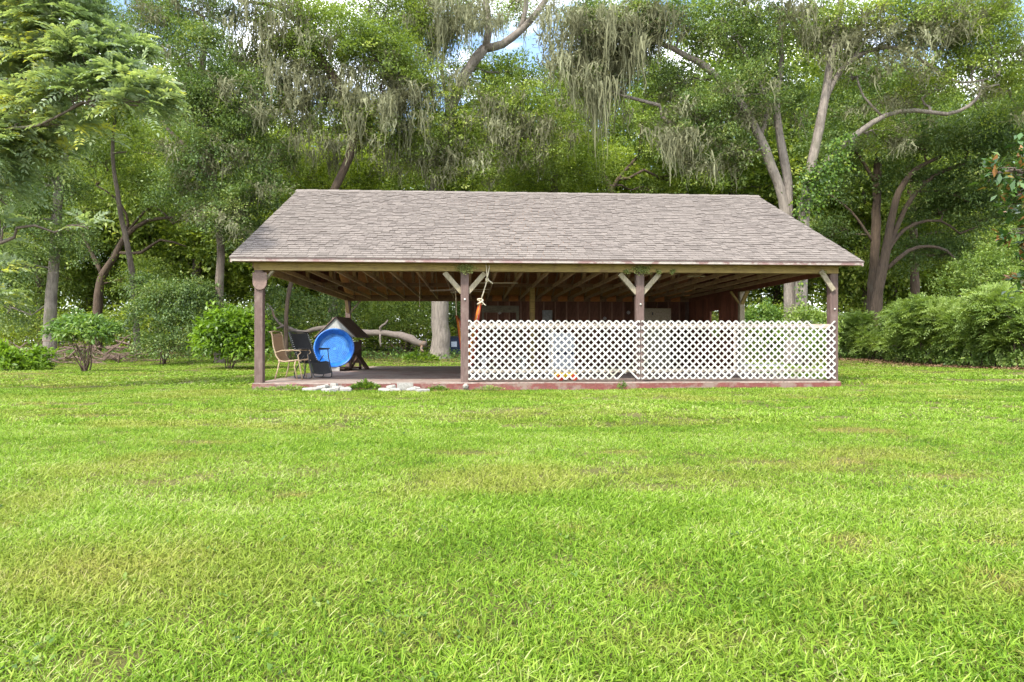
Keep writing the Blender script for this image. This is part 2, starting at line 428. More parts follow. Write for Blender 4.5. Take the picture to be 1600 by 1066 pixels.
# ------------------------------------------------------------------ ground
def make_ground():
    ys = np.concatenate([np.linspace(-60, 0, 8)[:-1], np.linspace(0, 40, 161)[:-1], np.linspace(40, 120, 41)[:-1], np.array([120, 160, 220, 320, 480, 700])])
    xs = np.concatenate([np.array([-700, -450, -250, -140, -80]), np.linspace(-45, 45, 181), np.array([80, 140, 250, 450, 700])])
    X, Y = np.meshgrid(xs, ys)
    Z = gz(X, Y)
    V = np.stack([X.ravel(), Y.ravel(), Z.ravel()], 1)
    nx, ny = len(xs), len(ys)
    i, j = np.meshgrid(np.arange(nx - 1), np.arange(ny - 1))
    a = (j * nx + i).ravel()
    F = np.stack([a, a + 1, a + 1 + nx, a + nx], 1)
    m, nt, out = newmat("lawn_ground")
    L = nt.links
    b = nt.nodes.new("ShaderNodeBsdfPrincipled"); b.inputs["Roughness"].default_value = 0.95; b.inputs["Specular IOR Level"].default_value = 0.1
    g = nt.nodes.new("ShaderNodeNewGeometry")
    n1 = noise_node(nt, 0.5, 8, 0.7, g.outputs["Position"])
    n2 = noise_node(nt, 25, 6, 0.75, g.outputs["Position"])
    r1 = ramp_node(nt, [(0.36, (0.065, 0.08, 0.018)), (0.55, (0.12, 0.115, 0.04)), (0.70, (0.20, 0.155, 0.10))])
    r2 = ramp_node(nt, [(0.3, (0.45, 0.45, 0.45)), (0.7, (1.35, 1.3, 1.2))])
    L.new(n1.outputs["Fac"], r1.inputs["Fac"]); L.new(n2.outputs["Fac"], r2.inputs["Fac"])
    mx = nt.nodes.new("ShaderNodeMixRGB"); mx.blend_type = 'MULTIPLY'; mx.inputs["Fac"].default_value = 1
    L.new(r1.outputs["Color"], mx.inputs["Color1"]); L.new(r2.outputs["Color"], mx.inputs["Color2"])
    # forest floor: brown litter beyond the lawn
    sp = nt.nodes.new("ShaderNodeSeparateXYZ"); L.new(g.outputs["Position"], sp.inputs[0])
    n3 = noise_node(nt, 0.25, 4, 0.6, g.outputs["Position"])
    ma = nt.nodes.new("ShaderNodeMath"); ma.operation = 'MULTIPLY_ADD'
    ma.inputs[1].default_value = 14.0; L.new(n3.outputs["Fac"], ma.inputs[0]); L.new(sp.outputs["Y"], ma.inputs[2])
    mr = nt.nodes.new("ShaderNodeMapRange"); mr.inputs["From Min"].default_value = 38; mr.inputs["From Max"].default_value = 45
    L.new(ma.outputs[0], mr.inputs["Value"])
    m2 = nt.nodes.new("ShaderNodeMixRGB"); L.new(mr.outputs["Result"], m2.inputs["Fac"])
    L.new(mx.outputs["Color"], m2.inputs["Color1"]); m2.inputs["Color2"].default_value = (0.10, 0.075, 0.040, 1)
    L.new(m2.outputs["Color"], b.inputs["Base Color"])
    bp = nt.nodes.new("ShaderNodeBump"); bp.inputs["Strength"].default_value = 0.7; bp.inputs["Distance"].default_value = 0.03
    L.new(n2.outputs["Fac"], bp.inputs["Height"]); L.new(bp.outputs["Normal"], b.inputs["Normal"])
    L.new(b.outputs["BSDF"], out.inputs["Surface"])
    o = add("ground", np_mesh("ground", V, F, m, smooth_=True), kind="structure")
    return o
make_ground()

# ------------------------------------------------------------------ pavilion
TH = 3.3                              # the pavilion is turned a little from the camera
PV = Vector((-5.227, 13.84, 0.0))
PW, PD = 12.2, 10.1                   # width, depth
SL = 0.13                             # top of the slab
BB, BT = 2.42, 2.62                   # beam bottom, top
RT = Matrix.Rotation(R(TH), 4, 'Z')
PM = Matrix.Translation(PV) @ RT
def L2W(u, v, z): return PM @ Vector((u, v, z))

def build_pavilion():
    pav = thing("pavilion", "open brown post-and-beam pavilion with a low shingled gable roof standing on the lawn", "pavilion", PV, R(TH))
    # slab
    sb = MB()
    sb.b3(-0.01, PW + 0.01, -0.06, PD + 0.06, -0.25, SL)
    slab = sb.build("floor_slab", M['slab_top'], pav)
    eb = MB()
    eb.b3(-0.018, PW + 0.018, -0.074, -0.062, -0.25, SL - 0.018)
    eb.b3(-0.024, -0.012, -0.0615, PD + 0.06, -0.25, SL - 0.018)
    eb.b3(PW + 0.012, PW + 0.024, -0.0615, PD + 0.06, -0.25, SL - 0.018)
    add("painted_edge", eb.mesh("painted_edge", M['slab_edge']), slab)
    lb = MB(); rnd = random.Random(4)
    x = -0.02
    while x < PW:
        w = min(rnd.uniform(0.25, 0.9), PW + 0.02 - x)
        if rnd.random() > 0.12:
            lb.b3(x, x + w - rnd.uniform(0, 0.05), -0.078, -0.05, SL - 0.022 - rnd.uniform(0, 0.006), SL + 0.002 + rnd.uniform(0, 0.002))
        x += w
    add("worn_lip", lb.mesh("worn_lip", M['slab_lip']), slab, "stuff")
    # posts
    def post(u, v, w=0.17, mat='post', z1=BB, name="post"):
        p = MB().chamfer((u, v, (SL + z1) / 2), (w, w, z1 - SL - 0.002), 0.012).build(name, M[mat], pav)
        return p
    fp = [0.085, 4.26, 7.93, PW - 0.085]
    for i, u in enumerate(fp):
        p = post(u, 0.085)
        if i:
            k = MB(); k.tube([(u, -0.002, 1.93 - 0.09 * i), (u, -0.02, 1.93 - 0.09 * i), (u, -0.032, 1.93 - 0.09 * i)], [0.018, 0.022, 0.008], 12)
            add("white_knob", k.mesh("white_knob", M['white_knob'], True), p)
    post(0.085, PD - 0.085); post(4.3, PD - 0.085); post(PW - 0.085, PD - 0.085)
    post(PW - 0.085, 5.05, 0.15, 'brace')
    post(6.1, 5.05, 0.14, 'beam', BB + 0.1)
    # rounded plate on the first post
    pl = MB(); poly = [(-0.02, 2.365), (-0.02, 2.19)]
    for k in range(13):
        a = math.pi + math.pi * k / 12
        poly.append((0.12 + 0.14 * math.cos(a), 2.17 + 0.15 * math.sin(a)))
    poly += [(0.26, 2.19), (0.26, 2.365)]
    pl.prism(poly, 'y', -0.045, -0.004)
    pl.build("rounded_plate", surf("plate_paint", (0.191, 0.131, 0.109), (0.139, 0.096, 0.083), 0.6, 4, gscale=30), pav)
    # beams (slightly proud of each other so no faces share a plane)
    def beam(x0, x1, y0, y1, z0=BB, z1=BT, mat='beam', name="beam"):
        return MB().b3(x0, x1, y0, y1, z0, z1).build(name, M[mat], pav)
    beam(0.0, 4.30, -0.012, 0.03); beam(4.303, 7.95, -0.012, 0.03); beam(7.953, PW, -0.012, 0.03)
    beam(0.0, PW, 0.125, 0.165, mat='dark_wood')
    beam(0.0, PW, PD - 0.17, PD - 0.13, mat='dark_wood'); beam(0.0, PW, PD - 0.03, PD + 0.01, mat='dark_wood')
    beam(0.0, 0.045, 0.17, PD - 0.175, z0=BB + 0.003, mat='truss'); beam(PW - 0.045, PW, 0.17, PD - 0.175, z0=BB + 0.003, mat='siding')
    beam(-0.045, -0.003, 0.03, PD - 0.03, z0=BB + 0.05, mat='dark_wood')
    beam(0.05, PW - 0.05, 5.0, 5.1, z0=BB + 0.1, z1=BT - 0.003, mat='dark_wood')
    # braces
    def brace(a, b, mat='brace', w=0.045, h=0.10):
        return MB().bar(a, b, w, h, (0, 1, 0) if abs(a[1] - b[1]) < 0.01 else (1, 0, 0)).build("brace", M[mat], pav)
    def fbrace(u, s):
        p = MB().bar((u + s * 0.06, 0.085, 1.99), (u + s * 0.42, 0.085, 2.40), 0.10, 0.045 * 2, (0, 1, 0))
        return p.build("brace", M['brace'], pav)
    for u in (fp[1], fp[2]):
        fbrace(u, 1); fbrace(u, -1)
    MB().bar((fp[3] - 0.04, -0.04, 2.06), (fp[3] - 0.32, -0.04, 2.47), 0.10, 0.04, (0, 1, 0)).build("brace", M['brace'], pav)
    brace((0.15, 0.085, 2.17), (0.36, 0.085, 2.42), 'brace')
    brace((0.085 + 0.07, PD - 0.085, 2.0), (0.5, PD - 0.085, 2.42)); brace((0.085, PD - 0.15, 2.0), (0.085, PD - 0.5, 2.42), 'truss')
    brace((PW - 0.085, 5.0, 2.05), (PW - 0.085, 4.62, 2.4), 'beam'); brace((PW - 0.15, 5.05, 2.08), (PW - 0.4, 5.05, 2.42), 'beam')
    # lichens growing on the beam
    rl = np.random.default_rng(5)
    for cu, cw, n in ((fp[1], 0.16, 330), (fp[2], 0.16, 330), (fp[2] + 0.38, 0.05, 60), (fp[2] + 0.68, 0.05, 60), (fp[2] - 0.3, 0.05, 70), (fp[3] - 0.26, 0.07, 60)):
        pos = np.stack([cu + rl.normal(0, cw * 0.55, n), -0.016 - rl.random(n) * 0.035, (2.48 if cw > 0.1 else 2.43) + rl.normal(0, 0.045 if cw > 0.1 else 0.025, n)], 1)
        Vq, Fq = leaf_quads(pos, rl.normal(0, 1, (n, 3)), rl.normal(0, 1, (n, 3)) + np.array([0, -0.8, 0.4]), np.full(n, 0.045), np.full(n, 0.028))
        add("lichen", np_mesh("lichen", Vq, Fq, M['lichen'], rl.random(n)), pav, "stuff")
    # trusses
    half = PD / 2
    ez = 2.677; rz = 5.065
    def zr(v): return ez + (rz - ez) * (1 - abs(v - half) / half)
    tb = MB()
    tb.b3(-0.02, 0.02, 0.17, PD - 0.175, BB + 0.07, BB + 0.16)
    tb.bar((0, 0.04, zr(0) - 0.06), (0, half, rz - 0.06), 0.038, 0.09); tb.bar((0, PD - 0.04, zr(0) - 0.06), (0, half, rz - 0.06), 0.038, 0.09)
    for a, b in ((0.32, 0.27), (0.32, 0.5), (0.68, 0.73), (0.68, 0.5)):
        va, vb = PD * a, PD * b
        tb.bar((0.001, va, BB + 0.12), (0.001, vb, zr(vb) - 0.12), 0.034, 0.07, (1, 0, 0))
    tme = tb.mesh("roof_truss", M['truss'])
    n = 21
    for k in range(n):
        o = add("roof_truss", tme, pav); o.location = (0.3 + k * (PW - 0.6) / (n - 1), 0, 0)
    # gables
    for s, u0 in ((0, 0.0), (1, PW)):
        for side in (0, 1):
            g = MB(); nb = 12
        u0_ = -0.03 if s == 0 else PW - 0.0
        for k in range(34):
            v0 = PD * k / 34 + 0.004; v1 = PD * (k + 1) / 34 - 0.004
            z0 = BT - 0.02
            g = MB().prism([(v0, z0), (v1, z0), (v1, max(z0 + 0.01, zr(v1) - 0.07)), (v0, max(z0 + 0.01, zr(v0) - 0.07))], 'x', u0_, u0_ + 0.022)
            g.build("gable_board", M['siding'], pav)
    # roof deck
    OV, OS = 0.27, 0.35                # eave and rake overhang
    sl = (rz - ez) / half
    def top(v): return rz + 0.10 - sl * abs(v - half)
    db = MB()
    for sgn, ve in ((-1, -OV), (1, PD + OV)):
        P = [(ve, top(ve)), (half, top(half)), (half, top(half) - 0.02), (ve, top(ve) - 0.02)]
        db.prism(P if sgn < 0 else P[::-1], 'x', -OS + 0.01, PW + OS - 0.01)
    db.build("roof_deck", M['deck'], pav)
    # fascia and rake boards
    fz = top(-OV)
    for (v0, v1) in ((-OV - 0.028, -OV - 0.002), (PD + OV + 0.002, PD + OV + 0.028)):
        x = -OS
        for w in (3.6, 3.7, 3.9, 10):
            x1 = min(x + w, PW + OS)
            MB().b3(x, x1 - 0.004, v0, v1, fz - 0.082, fz - 0.004).build("fascia_board", M['fascia'], pav)
            x = x1
            if x >= PW + OS: break
    for u0, u1 in ((-OS - 0.03, -OS + 0.005), (PW + OS - 0.005, PW + OS + 0.03)):
        for ve in (-OV - 0.03, PD + OV + 0.03):
            P = [(ve, top(ve) - 0.006), (half, top(half) - 0.006), (half, top(half) - 0.09), (ve, top(ve) - 0.09)]
            MB().prism(P if ve < 0 else P[::-1], 'x', u0, u1).build("rake_board", M['fascia'], pav)
    # soffit strip boards behind fascia
    MB().b3(-OS + 0.02, PW + OS - 0.02, -OV + 0.002, -0.02, fz - 0.075, fz - 0.062).build("soffit_board", M['dark_wood'], pav)
    # shingles: front slope laid piece by piece
    slen = math.hypot(half + OV, top(half) - top(-OV))
    du = Vector((0, (half + OV) / slen, (top(half) - top(-OV)) / slen))
    nrm = Vector((0, -du.z, du.y))
    e0 = Vector((0, -OV - 0.035, top(-OV) - 0.012))
    expo = 0.142; nc = int(slen / expo) + 1
    rnd = random.Random(12)
    joined = MB(); under = MB()
    X0, X1 = -OS - 0.045, PW + OS + 0.045
    variants = []
    for w in (0.13, 0.15, 0.17, 0.20, 0.23):
        for tn in (0.12, 0.35, 0.5, 0.62, 0.75, 0.95):
            mb = MB(); mb.tone = tn
            th = 0.012
            c0 = [Vector((x, 0, 0)) + nrm * h + du * s_ for (x, s_, h) in ((0, 0, 0.004), (w - 0.006, 0, 0.004), (w - 0.006, expo + 0.03, -0.002), (0, expo + 0.03, -0.002))]
            c1 = [p + nrm * th for p in c0[:2]] + [p + nrm * 0.004 for p in c0[2:]]
            mb.raw(c0 + c1, [(3, 2, 1, 0), (4, 5, 6, 7), (0, 1, 5, 4), (1, 2, 6, 5), (2, 3, 7, 6), (3, 0, 4, 7)])
            variants.append((w, tn, mb.mesh("shingle", M['shingle_one'])))
    count = 0
    for c in range(nc):
        s0 = c * expo
        s1 = min(s0 + expo + 0.03, slen + 0.02)
        x = X0 - rnd.uniform(0, 0.2)
        x = X0
        while x < X1 - 0.02:
            tn = rnd.choice((0.12, 0.12, 0.35, 0.62, 0.62, 0.62, 0.75, 0.75, 0.95))
            if count < 300 and c < 8:
                w, tn2, me = rnd.choice([q for q in variants if q[1] == tn])
                if x + w > X1: w = X1 - x
                else:
                    o = add("shingle", me, pav)
                    o.location = Vector((x, 0, 0)) + Vector((0, e0.y, e0.z)) + du * s0 + nrm * (rnd.choice((0, 0.004)))
                    o.location.x += 0.0
                    count += 1
                    x += w
                    continue
            w = min(rnd.uniform(0.10, 0.22), X1 - x)
            hh = rnd.choice((0, 0.007))
            base = Vector((x, e0.y, e0.z))
            joined.tone = min(1, max(0, tn + rnd.uniform(-0.08, 0.08)))
            c0 = [base + Vector((a, 0, 0)) + nrm * (h + hh) + du * s_ for (a, s_, h) in ((0, s0, 0.004), (w - 0.006, s0, 0.004), (w - 0.006, s1, -0.002), (0, s1, -0.002))]
            c1 = [p + nrm * 0.012 for p in c0[:2]] + [p + nrm * 0.004 for p in c0[2:]]
            joined.raw(c0 + c1, [(4, 5, 6, 7), (0, 1, 5, 4), (1, 2, 6, 5), (3, 0, 4, 7)])
            x += w
    joined.build("upper_shingles", M['shingle'], pav, "stuff")
    # back slope and ridge caps
    bk = MB(); rnd = random.Random(3)
    for c in range(nc):
        s0 = c * expo; s1 = min(s0 + expo + 0.02, slen)
        d2 = Vector((0, -du.y, du.z)); n2 = Vector((0, du.z, du.y)); b0 = Vector((0, PD + OV + 0.035, e0.z))
        x = X0
        while x < X1 - 0.02:
            w = min(rnd.uniform(0.8, 1.3), X1 - x); bk.tone = rnd.random()
            a = [b0 + Vector((xx, 0, 0)) + d2 * s_ + n2 * h for xx, s_, h in ((x, s0, 0.016), (x + w - 0.006, s0, 0.016), (x + w - 0.006, s1, 0.004), (x, s1, 0.004))]
            l = [b0 + Vector((xx, 0, 0)) + d2 * s0 for xx in (x, x + w - 0.006)]
            bk.raw(a + l, [(3, 2, 1, 0), (0, 1, 5, 4)])
            x += w
    bk.build("rear_shingles", M['shingle'], pav, "stuff")
    x = X0
    ti = top(half) + 0.022
    caps = []
    for tn in (0.4, 0.6, 0.8):
        mb = MB(); mb.tone = tn
        mb.prism([(half - 0.15, ti - 0.15 * sl), (half, ti + 0.004), (half + 0.15, ti - 0.15 * sl), (half + 0.15, ti - 0.15 * sl - 0.01), (half, ti - 0.006), (half - 0.15, ti - 0.15 * sl - 0.01)], 'x', 0, 0.30)
        caps.append(mb.mesh("ridge_cap", M['shingle_one']))
    k = 0
    while x < X1 - 0.2:
        o = add("ridge_cap", caps[rnd.randrange(3)], pav); o.location = (x, 0, 0.006 * (k % 2)); o.rotation_euler = (0, R(-0.5), 0)
        x += 0.29; k += 1
    # drip strip, coloured dark to draw the shadow line at the shingle edge
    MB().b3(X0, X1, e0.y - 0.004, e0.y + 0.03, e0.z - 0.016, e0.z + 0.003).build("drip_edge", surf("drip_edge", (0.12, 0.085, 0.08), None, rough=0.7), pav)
    # back wall, u 4.35..12.1 at v = PD, seen from inside: boards and studs
    wall = MB(); wall.b3(4.36, PW - 0.17, PD - 0.125, PD - 0.11, SL, BB - 0.002)
    back = wall.build("back_wall", M['inner'], pav)
    bw = 0.196; k = 0; u = 4.37
    while u < PW - 0.2:
        me = MB().b3(0, bw - 0.008, PD - 0.142, PD - 0.126, SL + 0.01, BB - 0.01).mesh("board", M['inner'])
        o = add("board", me, back); o.location = (u, 0, 0); u += bw; k += 1
    sm = MB().b3(-0.02, 0.02, PD - 0.215, PD - 0.143, SL + 0.03, BB - 0.012).mesh("stud", M['stud'])
    u = 4.5
    while u < PW - 0.2:
        o = add("stud", sm, back); o.location = (u, 0, 0); u += 0.406
    u = 4.5
    while u < PW - 0.6:
        o = add("blocking", MB().b3(0.03, 0.37, PD - 0.22, PD - 0.20, BB + 0.0, BB + 0.2).mesh("blocking", M['blocking']), back); o.location = (u, 0, 0); u += 0.58
    # right wall with its window, v 5.13..PD
    rw = MB()
    wv0, wv1, wz0, wz1 = 6.9, 7.7, 1.15, 1.98
    for (a, b, c, d) in ((5.13, wv0, SL, BB), (wv1, PD - 0.175, SL, BB), (wv0, wv1, SL, wz0), (wv0, wv1, wz1, BB)):
        rw.b3(PW - 0.03, PW - 0.012, a, b, c, d)
    right = rw.build("side_wall", M['siding'], pav)
    v = 5.14; 
    while v < PD - 0.2:
        v2 = min(v + 0.2, PD - 0.18)
        if v2 > wv0 - 0.02 and v < wv1 + 0.02:
            segs = ((SL + 0.01, wz0 - 0.05), (wz1 + 0.05, BB - 0.004))
        else: segs = ((SL + 0.01, BB - 0.004),)
        for z0, z1 in segs:
            add("board", MB().b3(PW - 0.048, PW - 0.031, v, v2 - 0.008, z0, z1).mesh("board", M['siding']), right)
        v = v2 + 0.0001
        if v2 >= PD - 0.181: break
    win = MB()
    for (a, b, c, d) in ((wv0 - 0.05, wv1 + 0.05, wz0 - 0.05, wz0), (wv0 - 0.05, wv1 + 0.05, wz1, wz1 + 0.05), (wv0 - 0.05, wv0, wz0, wz1), (wv1, wv1 + 0.05, wz0, wz1), (wv0, wv1, (wz0 + wz1) / 2 - 0.015, (wz0 + wz1) / 2 + 0.015)):
        win.b3(PW - 0.07, PW - 0.005, a, b, c, d)
    wf = win.build("window", M['siding'], pav)
    gm, nt, out = newmat("window_glass")
    gl = nt.nodes.new("ShaderNodeBsdfPrincipled"); gl.inputs["Roughness"].default_value = 0.03; gl.inputs["Transmission Weight"].default_value = 0.95; gl.inputs["IOR"].default_value = 1.1
    nt.links.new(gl.outputs["BSDF"], out.inputs["Surface"])
    add("pane", MB().b3(PW - 0.03, PW - 0.026, wv0, wv1, wz0, wz1).mesh("pane", gm), wf)
    # header board and door frame in the back wall
    hd = MB(); hd.b3(4.75, 6.05, PD - 0.262, PD - 0.225, 2.02, 2.26); hd.b3(5.95, 6.05, PD - 0.26, PD - 0.225, SL, 2.02); hd.b3(4.75, 4.82, PD - 0.26, PD - 0.225, SL, 2.02)
    hd.build("door_frame", M['header'], pav)
    # loose batten under the trusses
    MB().bar((4.5, 2.9, BB + 0.02), (5.55, 3.0, BB + 0.03), 0.05, 0.03).build("loose_batten", M['rail'], pav)
    MB().bar((9.1, 0.55, BB - 0.02), (9.5, 0.55, BB - 0.02), 0.05, 0.02).build("loose_batten", M['brace'], pav)
    return pav

def leaf_quads(pos, d, nrm, Ln, Wd, bend=0.12):
    """Leaf-shaped quads: base, side, tip, side."""
    d = d / (np.linalg.norm(d, axis=1, keepdims=True) + 1e-9)
    s = np.cross(d, nrm); s /= (np.linalg.norm(s, axis=1, keepdims=True) + 1e-9)
    n = np.cross(s, d)
    L_ = Ln[:, None]; W_ = Wd[:, None]
    p0 = pos
    mid = pos + d * L_ * 0.45 + n * L_ * bend
    p1 = mid + s * W_ * 0.5; p3 = mid - s * W_ * 0.5
    p2 = pos + d * L_
    V = np.stack([p0, p1, p2, p3], 1).reshape(-1, 3)
    F = np.arange(len(pos) * 4).reshape(-1, 4)
    return V, F

build_pavilion()

# ------------------------------------------------------------------ lattice fences
def clip(poly, a, b, c):
    """keep the part of poly with a*x + b*z <= c"""
    out = []
    for i in range(len(poly)):
        p, q = poly[i], poly[(i + 1) % len(poly)]
        dp, dq = a * p[0] + b * p[1] - c, a * q[0] + b * q[1] - c
        if dp <= 0: out.append(p)
        if (dp < 0 < dq) or (dq < 0 < dp):
            t = dp / (dp - dq); out.append((p[0] + (q[0] - p[0]) * t, p[1] + (q[1] - p[1]) * t))
    return out

def lattice(u0, u1, label, notches, z0=0.185, z1=0.185 + 8 * 0.1535):
    root = thing("lattice_fence", label, "lattice fence", L2W((u0 + u1) / 2, 0, SL), R(TH), "white lattice fences along the pavilion front")
    um = (u0 + u1) / 2
    def bar(a, b, c, d, e, f, name, mat):
        o = MB().b3(a - um, b - um, c, d, e - SL, f - SL).build(name, M[mat], root)
    bar(u0 - 0.05, u1 + 0.05, 0.012 + 0.02, 0.012 + 0.058, 1.255, 1.345, "top_rail", 'rail')
    bar(u0 - 0.05, u1 + 0.05, 0.012 + 0.02, 0.012 + 0.058, 0.33, 0.40, "bottom_rail", 'rail')
    bar(u0 + (u1 - u0) * 0.48, u0 + (u1 - u0) * 0.48 + 0.045, 0.0321, 0.0695, 0.402, 1.253, "stud", 'rail')
    pitch = 0.1535; hw = 0.0165 * math.sqrt(2)
    H = z1 - z0
    rr = random.Random(int(u0 * 10))
    for sgn, y0 in ((1, -0.034), (-1, -0.028)):
        k = -int(H / pitch) - 2
        while True:
            c = u0 + 0.02 + k * pitch + (0.0 if sgn > 0 else 0.0)
            if c > u1 + H + 0.2: break
            k += 1
            base = c
            # line u = base + sgn * (z - z0) for sgn 1, from the far side for -1
            e = 0.3
            pl = [(base - hw - sgn * e, -e), (base + hw - sgn * e, -e), (base + hw + sgn * (H + e), H + e), (base - hw + sgn * (H + e), H + e)]
            for (a, b, cc) in ((-1, 0, -u0), (1, 0, u1), (0, -1, 0), (0, 1, H)):
                pl = clip(pl, a, b, cc)
                if len(pl) < 3: break
            if len(pl) < 3: continue
            for (nu, edge, half, depth) in notches:
                ends = [p for p in pl if (abs(p[1]) < 0.01 if edge == 'b' else abs(p[1] - H) < 0.01)]
                if ends:
                    m_ = sum(p[0] for p in ends) / len(ends)
                    dd = half - abs(m_ - nu)
                    # slat runs towards the middle of the gap, or starts inside it
                    if dd > 0:
                        cut = depth * min(1, dd / half + 0.35)
                        pl = clip(pl, 0, -1, -cut) if edge == 'b' else clip(pl, 0, 1, H - cut)
                        if len(pl) < 3: break
            if len(pl) < 3: continue
            if max(p[0] for p in pl) - min(p[0] for p in pl) < 0.03: continue
            jit = rr.uniform(-0.0015, 0.0015)
            mb = MB().prism([(p[0] - um, p[1] + z0 - SL) for p in pl], 'y', y0 + jit * 0.5, y0 + 0.0055)
            mb.build("slat", M['lattice'], root)
    return root
lattice(4.33, 7.915, "white diagonal lattice fence between the second and third posts, hammock rope above it", [(7.62, 'b', 0.17, 0.17)])
lattice(7.945, 12.12, "white lattice fence from the third post to the corner post, its top edge broken once", [(11.78, 't', 0.22, 0.15), (9.98, 'b', 0.07, 0.07)])

# ------------------------------------------------------------------ things in the pavilion
def sling_chair():
    loc = L2W(0.36, 1.5, SL)
    t = thing("patio_chair", "tan metal patio chair with a sling seat beside the first post", "chair", loc, R(TH - 8))
    # faces +x
    def side(y):
        f = MB()
        f.tube([(-0.40, y, 1.06), (-0.36, y, 1.05), (-0.335, y, 0.98), (-0.31, y, 0.75), (-0.24, y, 0.52), (-0.17, y, 0.42), (-0.05, y, 0.40), (0.26, y, 0.44), (0.33, y, 0.41)], 0.016, 8)
        f.build("side_frame", M['tan_metal'], t, smooth_=True)
        MB().tube([(-0.25, y * 1.05, 0.60), (-0.10, y * 1.12, 0.645), (0.15, y * 1.12, 0.655), (0.30, y * 1.1, 0.64), (0.325, y * 1.08, 0.60), (0.26, y * 1.06, 0.54), (0.30, y * 1.05, 0.30), (0.36, y * 1.06, 0.0)], 0.015, 8).build("armrest", M['tan_metal'], t, smooth_=True)
        MB().tube([(-0.20, y, 0.42), (-0.17, y, 0.40), (-0.21, y * 1.03, 0.2), (-0.27, y * 1.05, 0.0)], 0.015, 8).build("leg", M['tan_metal'], t, smooth_=True)
        MB().tube([(0.20, y, 0.43), (0.17, y, 0.3), (0.24, y, 0.0)], 0.013, 8).build("leg", M['tan_metal'], t, smooth_=True)
    side(-0.27); side(0.27)
    path = [(-0.39, 1.04), (-0.335, 0.97), (-0.315, 0.75), (-0.25, 0.53), (-0.17, 0.43), (-0.05, 0.41), (0.26, 0.45), (0.31, 0.44)]
    def strip(pts, name):
        m = MB()
        for (a, b), (c, d) in zip(pts[:-1], pts[1:]):
            n = 5
            for k in range(n):
                y0, y1 = -0.255 + 0.51 * k / n, -0.255 + 0.51 * (k + 1) / n
                s0, s1 = -0.02 * math.sin(math.pi * k / n), -0.02 * math.sin(math.pi * (k + 1) / n)
                m.raw([(a, y0, b + s0), (c, y0, d + s0), (c, y1, d + s1), (a, y1, b + s1), (a - 0.004, y0, b + s0 - 0.004), (c - 0.004, y0, d + s0 - 0.004), (c - 0.004, y1, d + s1 - 0.004), (a - 0.004, y1, b + s1 - 0.004)], [(0, 1, 2, 3), (7, 6, 5, 4)])
        m.build(name, M['tan_sling'], t, smooth_=True)
    strip(path[:5], "backrest"); strip(path[4:], "seat")
    MB().tube([(-0.39, -0.27, 1.055), (-0.40, 0, 1.08), (-0.39, 0.27, 1.055)], 0.016, 8).build("top_rail", M['tan_metal'], t, smooth_=True)
sling_chair()

def black_chair():
    loc = L2W(0.70, 2.0, SL)
    t = thing("folding_recliner", "black folding mesh recliner chair with looped legs standing open", "chair", loc, R(TH - 38))
    W = 0.25
    path = [(-0.50, 1.06), (-0.42, 0.86), (-0.30, 0.62), (-0.18, 0.42), (-0.08, 0.36), (0.16, 0.38), (0.26, 0.36), (0.32, 0.22), (0.36, 0.12)]
    def strip(pts, name):
        m = MB()
        for (a, b), (c, d) in zip(pts[:-1], pts[1:]):
            n = 6
            for k in range(n):
                y0, y1 = -W + 2 * W * k / n, -W + 2 * W * (k + 1) / n
                s0, s1 = -0.03 * math.sin(math.pi * k / n), -0.03 * math.sin(math.pi * (k + 1) / n)
                m.raw([(a + s0, y0, b + s0), (c + s0, y0, d + s0), (c + s1, y1, d + s1), (a + s1, y1, b + s1)], [(0, 1, 2, 3)])
        m.build(name, M['black_sling'], t, smooth_=True)
    strip(path[:5], "backrest"); strip(path[4:7], "seat"); strip(path[6:], "leg_rest")
    for y in (-W - 0.02, W + 0.02):
        MB().tube([(a, y, b) for a, b in path], 0.013, 8).build("side_frame", M['black_metal'], t, smooth_=True)
        MB().tube([(-0.12, y * 1.08, 0.66), (0.22, y * 1.1, 0.67)], 0.012, 6).build("armrest_bar", M['black_metal'], t)
        MB().box((0.06, y * 1.1, 0.685), (0.34, 0.05, 0.026)).build("armrest", M['black_metal'], t)
        MB().tube([(0.20, y * 1.06, 0.66), (0.22, y * 1.06, 0.5), (0.34, y * 1.06, 0.10), (0.33, y * 1.06, 0.03), (0.27, y * 1.06, 0.013), (-0.10, y * 1.06, 0.013)], 0.012, 8).build("leg", M['black_metal'], t, smooth_=True)
        MB().tube([(0.05, y * 1.03, 0.52), (-0.05, y * 1.03, 0.42), (-0.28, y * 1.03, 0.13), (-0.30, y * 1.03, 0.06), (-0.27, y * 1.03, 0.015), (-0.20, y * 1.03, 0.012), (0.0, y * 1.03, 0.012), (0.06, y * 1.03, 0.05), (0.14, y * 1.03, 0.40)], 0.012, 8).build("leg", M['black_metal'], t, smooth_=True)
    MB().tube([(-0.50, -W - 0.02, 1.06), (-0.525, -0.1, 1.075), (-0.525, 0.1, 1.075), (-0.50, W + 0.02, 1.06)], 0.013, 8).build("top_rail", M['black_metal'], t, smooth_=True)
    c = MB()
    for k in range(16):
        f = k / 15.0; a = -0.49 + 0.36 * f; b = 1.04 - 0.66 * f
        for y in (-W - 0.008, W + 0.008):
            c.box((a, y, b), (0.012, 0.02, 0.012))
    c.build("lacing", M['cord'], t, "stuff")
black_chair()

